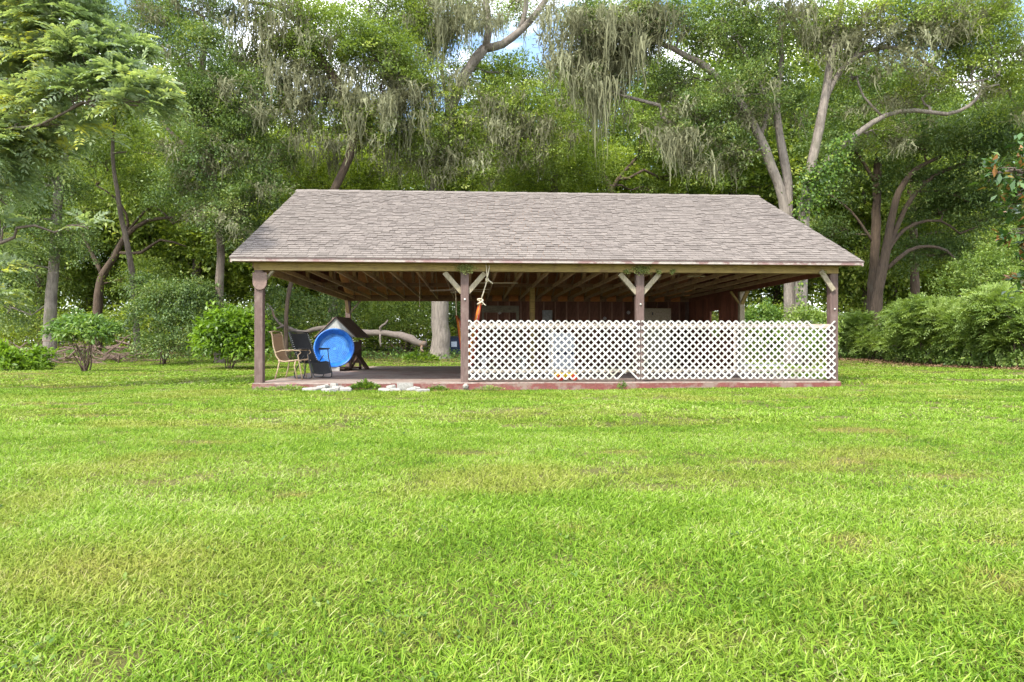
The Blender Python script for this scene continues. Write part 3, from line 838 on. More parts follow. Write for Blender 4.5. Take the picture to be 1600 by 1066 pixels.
def playhouse():
    loc = L2W(0.45, 7.0, SL)
    t = thing("playhouse", "small dark wooden playhouse with a grey gabled roof on the slab", "playhouse", loc, R(TH - 12))
    for x in (-0.42, 0.42):
        for y in (-0.38, 0.38):
            MB().chamfer((x, y, 0.46), (0.07, 0.07, 0.92), 0.006).build("post", M['play_dark'], t)
    MB().b3(-0.5, 0.5, -1.05, 0.46, 0.055, 0.085).build("floor_board", M['play_dark'], t)
    MB().b3(-0.40, 0.36, -1.075, -1.052, 0.005, 0.12).build("skirt_board", M['grey_box'], t)
    MB().b3(-0.38, 0.38, 0.345, 0.375, 0.2, 0.86).build("rear_panel", M['play_dark'], t)
    MB().b3(-0.455, -0.385, -0.34, 0.34, 0.8, 0.87).build("side_rail", M['play_dark'], t)
    MB().b3(0.455, 0.49, -0.34, 0.34, 0.45, 0.52).build("side_rail", M['play_dark'], t)
    # gable front and two roof slopes
    MB().prism([(-0.60, 1.0), (0.60, 1.0), (0.0, 1.56)], 'y', -0.50, -0.475).build("gable_panel", M['play_roof'], t)
    MB().prism([(-0.60, 1.0), (0.60, 1.0), (0.0, 1.56)], 'y', 0.475, 0.50).build("gable_panel", M['play_roof'], t)
    for s in (-1, 1):
        P = [(s * 0.64, 0.975), (0.0, 1.575), (0.0, 1.605), (s * 0.66, 0.99)]
        MB().prism(P if s > 0 else P[::-1], 'y', -0.56, 0.60).build("roof_panel", M['play_edge'], t)
    MB().bar((0.42, 0.1, 0.50), (0.86, -0.15, 0.03), 0.16, 0.035).build("ramp_board", M['play_dark'], t)
    MB().bar((0.46, -0.36, 0.10), (0.46, 0.34, 0.62), 0.05, 0.05, (1, 0, 0)).build("brace", M['play_dark'], t)
playhouse()

def pool():
    loc = L2W(0.40, 6.02, SL + 0.09)
    t = thing("wading_pool", "round blue plastic wading pool leaning upright against the playhouse", "wading pool", loc, R(TH + 8))
    t.rotation_euler = (R(90 - 10), 0, R(TH + 8))     # its axis points to the camera, leaning back
    t.scale = (0.95, 0.95, 0.95)
    # lathe around local -y... built in the xy plane, opening towards +z (which faces the camera after the turn)
    prof = [(0.455, 0.0), (0.475, 0.01), (0.50, 0.05), (0.515, 0.06), (0.535, 0.11), (0.55, 0.12), (0.565, 0.165), (0.59, 0.17), (0.60, 0.16), (0.60, 0.15)]
    n = 56
    V, F = [], []
    for i, (r, z) in enumerate(prof):
        for k in range(n):
            a = 2 * math.pi * k / n
            V.append((r * math.cos(a), r * math.sin(a) + 0.60, z))
    for i in range(len(prof) - 1):
        for k in range(n):
            F.append((i * n + k, i * n + (k + 1) % n, (i + 1) * n + (k + 1) % n, (i + 1) * n + k))
    m = MB(); m.raw(V, F); o = m.build("side", M['pool'], t, smooth_=True)
    md = o.modifiers.new("thick", 'SOLIDIFY'); md.thickness = 0.006; md.offset = -1
    # floor with ribs: wedges of parallel ridges
    f = MB(); f.cur = 0
    disc = [(0.456 * math.cos(2 * math.pi * k / n), 0.456 * math.sin(2 * math.pi * k / n) + 0.60, 0.0) for k in range(n)]
    f.raw(disc, [tuple(range(n))])
    fl = f.build("floor", M['pool_in'], t)
    rb = MB()
    for w in range(8):
        a0 = 2 * math.pi * w / 8 + 0.2
        for j in range(1, 9):
            rr = 0.05 * j + 0.02
            hw = rr * math.tan(math.pi / 8) * 0.92
            c = Vector((math.cos(a0) * rr, math.sin(a0) * rr + 0.60, 0.006)); s = Vector((-math.sin(a0), math.cos(a0), 0))
            if math.hypot(rr, hw) > 0.45: hw = math.sqrt(max(0.0, 0.45 ** 2 - rr ** 2))
            rb.bar(c - s * hw, c + s * hw, 0.018, 0.010)
    rb.build("floor_rib", M['pool'], t, "stuff")
pool()

def cabinet():
    loc = L2W(6.62, 2.6, SL)
    t = thing("drawer_cabinet", "pale grey cabinet of drawers seen through the lattice", "cabinet", loc, R(TH))
    MB().b3(-0.30, 0.30, 0.012, 0.40, 0.0, 1.06).build("body", M['cabinet'], t)
    for z0, z1 in ((0.84, 1.03), (0.62, 0.82), (0.30, 0.52), (0.06, 0.27)):
        d = MB().b3(-0.275, 0.275, -0.012, 0.010, z0, z1).build("drawer", M['cabinet'], t)
        add("handle", MB().b3(-0.06, 0.06, -0.035, -0.013, (z0 + z1) / 2 - 0.01, (z0 + z1) / 2 + 0.01).mesh("handle", M['dark_gap']), d)
    MB().b3(-0.27, 0.27, -0.005, 0.011, 0.53, 0.61).build("recess", M['dark_gap'], t)
cabinet()

def ride_toy():
    loc = L2W(6.44, 0.62, SL)
    t = thing("ride_on_toy", "yellow ride-on toy with red wheels low behind the lattice", "toy", loc, R(TH + 10))
    MB().prism([(-0.2, 0.07), (0.2, 0.07), (0.22, 0.15), (0.12, 0.22), (0.05, 0.17), (-0.14, 0.17), (-0.22, 0.24), (-0.24, 0.12)], 'y', -0.09, 0.09).build("body", M['toy_yellow'], t)
    for x in (-0.15, 0.16):
        for y in (-0.115, 0.115):
            MB().tube([(x, y - 0.02, 0.07), (x, y + 0.02, 0.07)], 0.07, 14).build("wheel", M['toy_red'], t)
ride_toy()

def bench():
    loc = L2W(5.2, 3.2, SL)
    t = thing("white_bench", "low white slatted bench behind the lattice near the hammock", "bench", loc, R(TH + 4))
    for k in range(4):
        MB().b3(-0.6, 0.6, -0.2 + k * 0.1, -0.115 + k * 0.1, 0.42, 0.445).build("slat", M['lattice'], t)
    for x in (-0.5, 0.5):
        for y in (-0.17, 0.17):
            MB().b3(x - 0.025, x + 0.025, y - 0.025, y + 0.025, 0, 0.42).build("leg", M['lattice'], t)
bench()

def low_table():
    loc = L2W(11.35, 2.0, SL)
    t = thing("white_table", "low white plastic table behind the lattice near the corner post", "table", loc, R(TH - 6))
    MB().b3(-0.5, 0.5, -0.3, 0.3, 0.26, 0.30).build("table_top", M['lattice'], t)
    for x in (-0.42, 0.42):
        for y in (-0.24, 0.24):
            MB().b3(x - 0.03, x + 0.03, y - 0.03, y + 0.03, 0, 0.26).build("leg", M['lattice'], t)
low_table()

def beige_fridge():
    loc = L2W(10.82, PD - 0.62, SL)
    t = thing("beige_refrigerator", "beige metal refrigerator standing against the back wall", "refrigerator", loc, R(TH))
    MB().b3(-0.47, 0.47, -0.28, 0.30, 0.02, 2.02).build("body", M['beige'], t)
    d = MB().b3(-0.46, 0.46, -0.305, -0.283, 0.06, 2.0).build("door", M['beige'], t)
    add("handle", MB().b3(-0.20, -0.17, -0.34, -0.306, 1.78, 1.88).mesh("handle", M['dark_gap']), d)
beige_fridge()

def meter_box():
    t = thing("electrical_box", "flat grey metal box on the back wall beside the middle post", "electrical box", L2W(7.05, PD - 0.26, 1.15), R(TH))
    MB().b3(-0.17, 0.17, -0.07, 0.04, 0.0, 0.95).build("body", M['grey_panel'], t)
    MB().b3(-0.155, 0.155, -0.085, -0.072, 0.02, 0.93).build("door", M['grey_panel'], t)
meter_box()

def star(u, z, s, label):
    t = thing("wall_ornament", label, "ornament", L2W(u, PD - 0.235, z), R(TH), "round pale ornaments on the back wall")
    P = []
    for k in range(16):
        r = s if k % 2 == 0 else s * 0.72
        P.append((r * math.cos(math.pi * k / 8), r * math.sin(math.pi * k / 8)))
    MB().prism(P, 'y', -0.02, 0.008).build("petals", M['star'], t)
    MB().tube([(0, -0.02, 0), (0, -0.035, 0)], [s * 0.35, s * 0.2], 10).build("boss", M['star'], t)
star(5.37, 2.03 - 0.0, 0.085, "pale star ornament on the back wall under the grey header board")
star(9.95, 2.03, 0.075, "pale star ornament on the back wall just beside the third post")
star(9.1, 1.82, 0.07, "pale star ornament on the back wall, the lowest one, just above the lattice")

def hammock():
    root = thing("hammock", "orange and red cloth hammock hung by ropes from the front beam", "hammock", L2W(4.72, 0.3, SL))
    root.rotation_euler = (0, 0, 0)
    inv = Matrix.Translation(-root.location)
    def w(p): return inv @ p
    A = L2W(4.75, -0.02, 2.60); K1 = L2W(4.72, 0.05, 2.25); K = L2W(4.58, 0.15, 1.80)
    MB().tube([w(L2W(4.76, 0.06, 2.60)), w(L2W(4.765, -0.035, 2.50)), w(L2W(4.73, -0.02, 2.33)), w(K1)], 0.014, 8).build("rope", M['rope'], root, smooth_=True)
    MB().tube([w(L2W(4.70, -0.03, 2.60)), w(L2W(4.71, -0.03, 2.4)), w(K1), w(L2W(4.65, 0.1, 2.0)), w(K)], 0.012, 8).build("rope", M['rope'], root, smooth_=True)
    rnd = random.Random(8)
    for c, r in ((K1, 0.03), (K, 0.06)):
        k = MB(); c = w(c)
        pts = [c + Vector((math.sin(a * 2.3) * r, math.cos(a * 1.7) * r * 0.6, math.sin(a * 1.1) * r)) for a in np.linspace(0, 9, 30)]
        k.tube(pts, 0.014, 6); k.tube([c, c + Vector((0.06, -0.02, -0.03)), c + Vector((0.12, -0.02, -0.08))], 0.012, 6)
        k.build("knot", M['rope'], root, smooth_=True)
    B = L2W(3.93, 3.0, 2.44); B2 = L2W(4.02, 2.9, 1.62)
    MB().tube([w(B), w(L2W(4.0, 2.95, 2.2)), w(B2)], 0.012, 8).build("rope", M['rope'], root, smooth_=True)
    def band(off, mat, wid, name):
        pts = []
        ctrl = [K, L2W(4.50, 0.25, 1.45), L2W(4.42, 0.5, 0.95), L2W(4.35, 0.9, 0.55), L2W(4.30, 1.4, 0.42), L2W(4.24, 1.9, 0.62), L2W(4.17, 2.3, 0.95), L2W(4.08, 2.65, 1.45), B2]
        for i, c in enumerate(ctrl):
            f = math.sin(math.pi * i / 8)
            pts.append(w(c) + Vector((off * (0.25 + f), 0.02 * math.sin(i), 0)))
        rad = [0.02] + [wid * (0.6 + 0.4 * math.sin(math.pi * i / 8)) for i in range(1, 8)] + [0.02]
        MB().tube(pts, rad, 10).build(name, M[mat], root, smooth_=True)
    band(-0.02, 'orange', 0.028, "cloth"); band(0.025, 'palecloth', 0.012, "cloth"); band(0.06, 'redcloth', 0.03, "cloth"); band(-0.05, 'redcloth', 0.02, "cloth")
hammock()

def fan():
    c = L2W(4.15, 3.4, 2.30)
    t = thing("ceiling_fan", "ceiling fan with pale wooden blades hanging under the trusses", "ceiling fan", c, R(20))
    MB().tube([(0, 0, 0.28), (0, 0, 0.05)], 0.015, 8).build("rod", M['black_metal'], t)
    MB().tube([(0, 0, 0.08), (0, 0, 0.06), (0, 0, -0.02), (0, 0, -0.05)], [0.05, 0.1, 0.11, 0.06], 16).build("motor", M['stud'], t, smooth_=True)
    for k in range(5):
        a = 2 * math.pi * k / 5 + 0.35
        d = Vector((math.cos(a), math.sin(a), 0)); s = Vector((-math.sin(a), math.cos(a), 0.15)).normalized()
        m = MB()
        m.bar(d * 0.16 + Vector((0, 0, 0.0)), d * 0.82 + Vector((0, 0, -0.02)), 0.13, 0.012, s.cross(d) * -1)
        m.build("blade", M['rail'], t)
fan()
t_ = thing("pull_cord", "thin cord hanging from the trusses near the blue pool", "cord", L2W(3.1, 3.0, BB + 0.1))
MB().tube([(0, 0, 0), (0.003, 0, -0.4), (0, 0, -0.62)], 0.006, 6).build("string", M['rail'], t_)
MB().tube([(0, 0, -0.62), (0, 0, -0.68)], [0.008, 0.012], 8).build("toggle", M['rail'], t_)

# ------------------------------------------------------------------ rubble in front of the slab
def chunk(px, py, w, d, h, yaw, seed, label, name="concrete_chunk", cat="concrete chunk"):
    D = 13.84 - 0.15 - (py - 600) * 0.055
    p = at(px, py, D); x, y = p.x, D
    rnd = random.Random(seed)
    n = rnd.randint(5, 7)
    P = []
    for k in range(n):
        a = 2 * math.pi * (k + rnd.uniform(-0.25, 0.25)) / n
        P.append((w / 2 * math.cos(a) * rnd.uniform(0.8, 1.1), d / 2 * math.sin(a) * rnd.uniform(0.8, 1.1)))
    m = MB()
    V = [(x_, y_, -0.06) for x_, y_ in P] + [(x_ * 1.02, y_ * 1.02, h * rnd.uniform(0.7, 0.9)) for x_, y_ in P] + [(x_ * 0.88, y_ * 0.85, h * rnd.uniform(0.95, 1.1)) for x_, y_ in P]
    F = [tuple(range(n - 1, -1, -1)), tuple(range(2 * n, 3 * n))]
    for r_ in (0, 1):
        F += [(r_ * n + i, r_ * n + (i + 1) % n, (r_ + 1) * n + (i + 1) % n, (r_ + 1) * n + i) for i in range(n)]
    m.raw(V, F)
    o = m.build(name, M['concrete'])
    o.location = G(x, y, 0.0); o.rotation_euler = (R(rnd.uniform(-6, 8)), R(rnd.uniform(-6, 6)), yaw)
    props(o, label, cat, "broken concrete pieces along the front of the slab")
ch = [
 (488, 607, 0.55, 0.38, 0.06, "wide flat chunk of broken concrete at the left end of the rubble"),
 (506, 603, 0.42, 0.34, 0.09, "tilted pale concrete chunk against the slab in front of the black recliner"),
 (513, 612, 0.46, 0.30, 0.05, "flat white concrete chunk lying lowest in the grass before the recliner"),
 (528, 606, 0.36, 0.30, 0.08, "medium concrete chunk below the blue pool"),
 (522, 599, 0.30, 0.22, 0.11, "small raised concrete chunk touching the slab below the pool"),
 (541, 611, 0.32, 0.24, 0.06, "small flat concrete chunk just before the weed clump"),
 (545, 603, 0.26, 0.22, 0.07, "small concrete chunk half under the weed clump"),
 (600, 608, 0.40, 0.26, 0.05, "flat concrete chunk just past the weed clump"),
 (612, 604, 0.30, 0.24, 0.10, "rounded concrete chunk between the weeds and the concrete block"),
 (618, 612, 0.44, 0.26, 0.05, "long low concrete slab piece in front of the concrete block"),
 (642, 609, 0.30, 0.22, 0.06, "broken concrete piece at the foot of the concrete block"),
 (651, 605, 0.34, 0.22, 0.08, "flat-topped concrete piece right beside the concrete block"),
 (664, 610, 0.30, 0.22, 0.05, "last pale concrete piece of the rubble towards the second post"),
 (655, 613, 0.22, 0.16, 0.04, "tiny concrete piece in the grass near the second post end of the rubble"),
]
for i, (px, py, w, d, h, lab) in enumerate(ch): chunk(px, py, w * 0.72, d * 0.8, h * 1.35, i * 1.3, 40 + i, lab)
blk = thing("concrete_block", "white rectangular concrete block sitting on the rubble by the slab", "concrete block", G(at(633, 603, 13.62).x, 13.62, 0.03), R(TH + 6))
MB().b3(-0.16, 0.16, -0.09, 0.08, 0, 0.15).build("block_face", M['concrete'], blk)
kb = thing("concrete_lump", "grey concrete lump stuck at the foot of the second post", "concrete lump", L2W(4.28, -0.10, 0.06), 0)
MB().tube([(-0.01, 0.03, -0.01), (0, 0.0, -0.01), (0.01, -0.03, -0.02)], [0.06, 0.062, 0.03], 7).build("lump", M['concrete'], kb)

# ------------------------------------------------------------------ vegetation generators
def unit(v): return v / (np.linalg.norm(v, axis=1, keepdims=True) + 1e-9)

def spray_points(blobs, n, rng, low=-0.6, inner=0.3):
    """Anchor points and outward directions over a set of lumpy ellipsoids (cx,cy,cz,rx,ry,rz)."""
    B = np.asarray(blobs, float)
    area = (B[:, 3] * B[:, 5] + B[:, 4] * B[:, 5] + B[:, 3] * B[:, 4])
    idx = rng.choice(len(B), n, p=area / area.sum())
    d = unit(rng.normal(0, 1, (n, 3)))
    d[:, 2] = np.where(d[:, 2] < low, -d[:, 2], d[:, 2])
    s = inner + (1 - inner) * rng.random(n) ** 0.45
    ph = idx * 1.7
    lump = 1 + 0.20 * np.sin(5 * d[:, 0] + ph) * np.sin(5 * d[:, 2] + ph * 2) + 0.12 * np.sin(11 * d[:, 1] + ph) * np.sin(9 * d[:, 2])
    p = B[idx, :3] + d * B[idx, 3:6] * (s * lump)[:, None]
    return p, d, idx, s

def crown_leaves(blobs, n, per, Rs, leaf, seed, droop=0.15, flat=0.5, low=-0.6, inner=0.3, wratio=0.5, tone0=0.5):
    rng = np.random.default_rng(seed)
    p, d, idx, s = spray_points(blobs, n, rng, low, inner)
    axis = unit(d * 0.8 + rng.normal(0, 0.45, (n, 3)) + np.array([0, 0, 0.25 - droop * 2]))
    size = Rs * rng.uniform(0.6, 1.4, n)
    st = tone0 + rng.normal(0, 0.14, n)
    P = np.repeat(p, per, 0); A = np.repeat(axis, per, 0); S = np.repeat(size, per)[:, None]; T = np.repeat(st, per)
    N = n * per
    t = rng.random(N)[:, None]
    off = rng.normal(0, 0.42, (N, 3)) * (1.0 - 0.45 * t); off[:, 2] *= flat
    pos = P + A * (t - 0.35) * S * 1.5 + off * S
    pos[:, 2] -= droop * S[:, 0] * (t[:, 0] ** 2)
    dr = unit(A + rng.normal(0, 0.75, (N, 3)) + np.array([0, 0, -droop]))
    nr = unit(np.array([0, 0, 1.0]) + rng.normal(0, 0.42, (N, 3)) + A * 0.35)
    Ln = leaf * rng.uniform(0.7, 1.3, N)
    V, F = leaf_quads(pos, dr, nr, Ln, Ln * wratio * rng.uniform(0.8, 1.2, N))
    return V, F, np.clip(T + rng.normal(0, 0.16, N), 0, 1)

def fronds(p, axis, length, pairs, leaf, lw, rng, tone, droop=0.5):
    """Compound leaves: rows of leaflets either side of a drooping stalk."""
    n = len(p)
    up = unit(np.array([0, 0, 1.0]) + rng.normal(0, 0.35, (n, 3)))
    side = unit(np.cross(axis, up)); upn = np.cross(side, axis)
    VV, FF, TT = [], [], []
    base = 0
    for k in range(pairs * 2 + 1):
        j = k // 2; sg = 1 if k % 2 else -1
        t = (j + 1.0) / (pairs + 0.5)
        pos = p + axis * (length * t)[:, None] - np.array([0, 0, 1.0]) * (droop * length * t * t)[:, None]
        tang = unit(axis - np.array([0, 0, 1.0]) * (2 * droop * t))
        if k == pairs * 2: dr = tang
        else: dr = unit(tang * 0.55 + side * sg * 0.85 - upn * 0.12 + rng.normal(0, 0.12, (n, 3)))
        sz = leaf * (1.0 - 0.35 * abs(t - 0.5)) * rng.uniform(0.8, 1.15, n)
        V, F = leaf_quads(pos, dr, upn + rng.normal(0, 0.2, (n, 3)), sz, sz * lw)
        VV.append(V); FF.append(F + base); TT.append(np.clip(tone + rng.normal(0, 0.08, n), 0, 1)); base += len(V)
    return np.concatenate(VV), np.concatenate(FF), np.concatenate(TT)

def frond_crown(blobs, n, length, pairs, leaf, lw, seed, low=-0.3, inner=0.35, droop=0.35, tone0=0.5, out=0.9):
    rng = np.random.default_rng(seed)
    p, d, idx, s = spray_points(blobs, n, rng, low, inner)
    # whorls: five fronds from every anchor
    rep = 4
    P = np.repeat(p, rep, 0) + rng.normal(0, 0.06, (n * rep, 3)); Dd = np.repeat(d, rep, 0)
    ax = unit(Dd * out + rng.normal(0, 0.65, (n * rep, 3)) * np.array([1, 1, 0.4]) + np.array([0, 0, 0.15]))
    tone = np.repeat(tone0 + rng.normal(0, 0.13, n), rep) + 0.20 * (Dd[:, 2]) * 0.5
    return fronds(P, ax, length * rng.uniform(0.7, 1.25, n * rep), pairs, leaf, lw, rng, tone, droop)

def limb_path(a, b, rng, wob=0.08, n=6, sag=0.0):
    a, b = Vector(a), Vector(b)
    L = (b - a).length
    pts = []
    for i in range(n + 1):
        t = i / n
        p = a.lerp(b, t)
        k = math.sin(math.pi * t)
        p = p + Vector((rng.gauss(0, 1), rng.gauss(0, 1), rng.gauss(0, 0.7))) * (wob * L * k * 0.5) + Vector((0, 0, sag * L * k))
        pts.append(p)
    return pts

def resample(pts, rad, step=0.7, rng=None, wob=0.0):
    """Smooth (Catmull-Rom) a branch so that it bends rather than kinks."""
    P = [Vector(p) for p in pts]
    P = [P[0] * 2 - P[1]] + P + [P[-1] * 2 - P[-2]]
    out, ro = [], []
    for i in range(1, len(P) - 2):
        L = (P[i + 1] - P[i]).length; n = max(2, int(L / step))
        for k in range(n):
            t = k / n
            q = 0.5 * ((2 * P[i]) + (P[i + 1] - P[i - 1]) * t + (2 * P[i - 1] - 5 * P[i] + 4 * P[i + 1] - P[i + 2]) * t * t + (3 * P[i] - P[i - 1] - 3 * P[i + 1] + P[i + 2]) * t ** 3)
            r = rad[i - 1] * (1 - t) + rad[i] * t
            if rng: q = q + Vector((rng.gauss(0, 1), rng.gauss(0, 1), rng.gauss(0, 1))) * r * wob
            out.append(q); ro.append(r * (1 + (rng.uniform(-0.06, 0.08) if rng else 0)))
    out.append(P[-2]); ro.append(rad[-1])
    return out, ro

def branches_to(mb, blobs, skeleton, rng, nsub=7, r0=0.07):
    """Limbs from the nearest point of the skeleton into each part of the crown, then finer branches."""
    for (cx, cy, cz, rx, ry, rz) in blobs:
        c = Vector((cx, cy, cz))
        cand = [q for q in skeleton if q.z < cz + rz * 0.3] or skeleton
        s = min(cand, key=lambda q: (q - c).length + max(0, q.z - cz) * 0.8)
        pts = limb_path(s, c, rng, 0.16, 6, 0.06)
        L = (c - s).length
        rr = max(r0, min(0.16, L * 0.022))
        mb.tube(pts, [rr * (1 - 0.55 * i / 6) for i in range(7)], 6, caps=False)
        for k in range(nsub):
            d = Vector((rng.gauss(0, 1), rng.gauss(0, 1), rng.gauss(0.35, 0.6))).normalized()
            e = Vector((cx + d.x * rx * 0.85, cy + d.y * ry * 0.85, cz + d.z * rz * 0.85))
            st = pts[rng.randint(3, 6)]
            q = limb_path(st, e, rng, 0.2, 4)
            mb.tube(q, [rr * 0.42, rr * 0.34, rr * 0.26, rr * 0.17, rr * 0.08], 4, caps=False)

def moss_mesh(anchors, lens, per, seed, wid=0.045, spread=0.28):
    """Hanging strands: jagged narrow ribbons in ragged curtains."""
    rng = np.random.default_rng(seed)
    A = np.asarray(anchors, float); n = len(A); lens = np.asarray(lens, float)
    N = n * per
    P = np.repeat(A, per, 0) + rng.normal(0, 1, (N, 3)) * np.array([spread, spread, spread * 0.35])
    r = np.linalg.norm(P[:, :2] - np.repeat(A, per, 0)[:, :2], axis=1) / (spread * 1.6)
    Lh = np.repeat(lens, per) * np.clip(1.15 - r, 0.15, 1) * rng.uniform(0.35, 1.1, N)
    seg = 5
    yaw = rng.random(N) * math.pi
    S = np.stack([np.cos(yaw), np.sin(yaw), np.zeros(N)], 1)
    wave = rng.normal(0, 0.06, (N, seg + 1, 2)).cumsum(1) * 1.0
    W = wid * rng.uniform(0.5, 1.5, (N, seg + 1)) * np.linspace(1.15, 0.25, seg + 1)[None]
    V = np.zeros((N, seg + 1, 2, 3))
    for k in range(seg + 1):
        c = P.copy()
        pull = 1 - 0.35 * k / seg                       # strands gather as they hang
        c[:, :2] = np.repeat(A, per, 0)[:, :2] + (P[:, :2] - np.repeat(A, per, 0)[:, :2]) * pull + wave[:, k]
        c[:, 2] = P[:, 2] - Lh * k / seg
        V[:, k, 0] = c - S * W[:, k, None]; V[:, k, 1] = c + S * W[:, k, None]
    V = V.reshape(-1, 3)
    b = np.arange(N)[:, None] * (seg + 1) * 2 + np.arange(seg)[None] * 2
    F = np.stack([b, b + 1, b + 3, b + 2], -1).reshape(-1, 4)
    tone = np.clip(np.repeat(np.repeat(0.5 + rng.normal(0, 0.16, n), per) + rng.normal(0, 0.12, N), seg), 0, 1)
    return V, F, tone

def sb(px, py, D, rpx, rpy, dep=None):
    """Crown lobe seen around (px, py) with these pixel radii, D metres away."""
    p = at(px, py, D); k = D / FPX
    return (p.x, p.y, p.z, rpx * k, dep if dep else (rpx + rpy) * 0.5 * k, rpy * k)

def path(D, *pts):
    """Branch through (px, py, radius) points; an optional fourth entry shifts the distance."""
    P, r = [], []
    for q in pts:
        d = D + (q[3] if len(q) > 3 else 0)
        P.append(at(q[0], q[1], d)); r.append(q[2])
    return P, r

def tree(name, label, cat, D, limbs, blobs, leaf=0.11, n=900, per=22, Rs=0.55, seed=1, mat='oak', bark='bark_mid', moss=None, extra=None, nsub=7,
         droop=0.15, flat=0.5, low=-0.6, inner=0.3, group=None, base_xy=None, flare=True, tone0=0.5, r0=0.05, kind_leaf=None, moss_free=True):
    rng = random.Random(seed)
    limbs = [path(D, *l) for l in limbs]
    b = limbs[0][0][0]
    root = thing(name, label, cat, G(b.x, b.y), 0, group)
    off = root.location
    tb = MB(); skel = []
    for i, (P, r) in enumerate(limbs):
        if i == 0 and flare:
            P = [Vector((P[0].x, P[0].y, float(gz(P[0].x, P[0].y)) - 0.1))] + [Vector((P[0].x, P[0].y, float(gz(P[0].x, P[0].y)) + 0.35))] + P[1:]
            r = [r[0] * 1.45, r[0] * 1.1] + r[1:]
        Q, rr = resample(P, r, 0.5, rng, 0.05)
        tb.tube([q - off for q in Q], rr, 12 if r[0] > 0.2 else 8)
        skel += Q
    B = [tuple(x) for x in blobs]
    BL = [(x[0] - off.x, x[1] - off.y, x[2] - off.z, x[3], x[4], x[5]) for x in B]
    branches_to(tb, BL, [q - off for q in skel if q.z > float(gz(q.x, q.y)) + 2.0] or [q - off for q in skel], rng, nsub, r0)
    tb.build("trunk", M[bark], root, smooth_=True)
    if n:
        V, F, T = crown_leaves(BL, int(n * 1.0), int(per * 2.5), Rs * 1.3, leaf * 1.03, seed, droop, flat * 0.8, low, inner, tone0=tone0)
        add("crown", np_mesh("crown", V, F, M[mat], T), root)
    if moss:
        # hang from the listed (px, py, D, spread px, length px, count) spots
        an, ln = [], []
        r2 = np.random.default_rng(seed + 7)
        for (px, py, d, sx, lp, cnt) in moss:
            for k in range(cnt):
                q = at(px + r2.normal(0, sx * 1.15), py + r2.normal(0, sx * 0.55), d + r2.normal(0, 0.8)) - off
                an.append(tuple(q)); ln.append(lp * d / FPX * r2.uniform(0.25, 1.1))
        pp, dd, _, _ = spray_points(BL, 110, r2, -1.0, 0.4)
        for q, e in zip(pp, dd):
            if e[2] < 0.5: an.append(tuple(q)); ln.append(r2.uniform(0.3, 1.1))
        V, F, T = moss_mesh(an, ln, 34, seed + 3, 0.030, 0.34)
        add("spanish_moss", np_mesh("spanish_moss", V, F, M['moss'], T), root, "stuff")
    if extra: extra(root, off)
    return root

# ------------------------------------------------------------------ the trees
# the great mossy oak behind the pavilion, middle
tree("oak_tree", "great moss-hung oak whose pale trunk stands right behind the open part of the pavilion", "tree", 34,
     [[(688, 556, 0.47), (687, 470, 0.42), (684, 380, 0.38), (682, 290, 0.34), (692, 220, 0.30), (708, 160, 0.27), (730, 110, 0.25), (757, 75, 0.24)],
      [(757, 75, 0.22), (785, 68, 0.20), (815, 45, 0.18), (838, 20, 0.15), (865, -20, 0.12), (890, -60, 0.09)],
      [(757, 78, 0.20), (764, 45, 0.18), (760, 10, 0.16), (750, -60, 0.12)],
      [(812, 46, 0.13), (822, 10, 0.12), (818, -50, 0.09)],
      [(684, 270, 0.16), (660, 215, 0.14), (650, 170, 0.11), (640, 120, 0.08)],
      [(686, 240, 0.14), (700, 170, 0.11), (690, 110, 0.09), (700, 60, 0.07)],
      [(700, 250, 0.13, 0), (760, 235, 0.11, 1), (810, 220, 0.09, 1), (850, 215, 0.06, 1)]],
     [sb(640, 70, 34, 70, 55), sb(600, 20, 33, 60, 50), sb(690, 25, 35, 60, 40), sb(660, 150, 33, 55, 45), sb(700, 215, 32.5, 60, 40), sb(760, 190, 34, 50, 50),
      sb(820, 185, 34, 55, 45), sb(850, 130, 35, 30, 30), sb(740, 120, 35.5, 36, 40), sb(800, 118, 35.5, 34, 26), sb(905, 150, 36, 26, 30), sb(800, 20, 36, 26, 26), sb(740, 270, 33, 60, 35), sb(830, 240, 33.5, 60, 40), sb(650, 255, 32.5, 45, 35), sb(905, 190, 34.5, 35, 45)],
     leaf=0.115, n=1350, per=24, Rs=0.55, seed=11, mat='oak', bark='bark_pale', flat=0.55,
     moss=[(640, 100, 33, 35, 70, 16), (700, 40, 33.5, 30, 80, 20), (720, 0, 33, 26, 90, 16), (620, 165, 32.5, 35, 60, 18), (660, 235, 31.8, 26, 60, 16), (690, 255, 31.8, 18, 50, 8), (780, 160, 33.5, 30, 65, 20), (820, 205, 33, 30, 70, 22),
           (840, 5, 33.5, 30, 60, 14), (870, 60, 33.5, 10, 40, 3), (560, 10, 33, 40, 50, 14), (770, 225, 32.6, 40, 35, 14), (650, 130, 32.4, 26, 75, 16), (745, 30, 33.2, 18, 70, 14), (600, 190, 31.6, 26, 70, 14)])

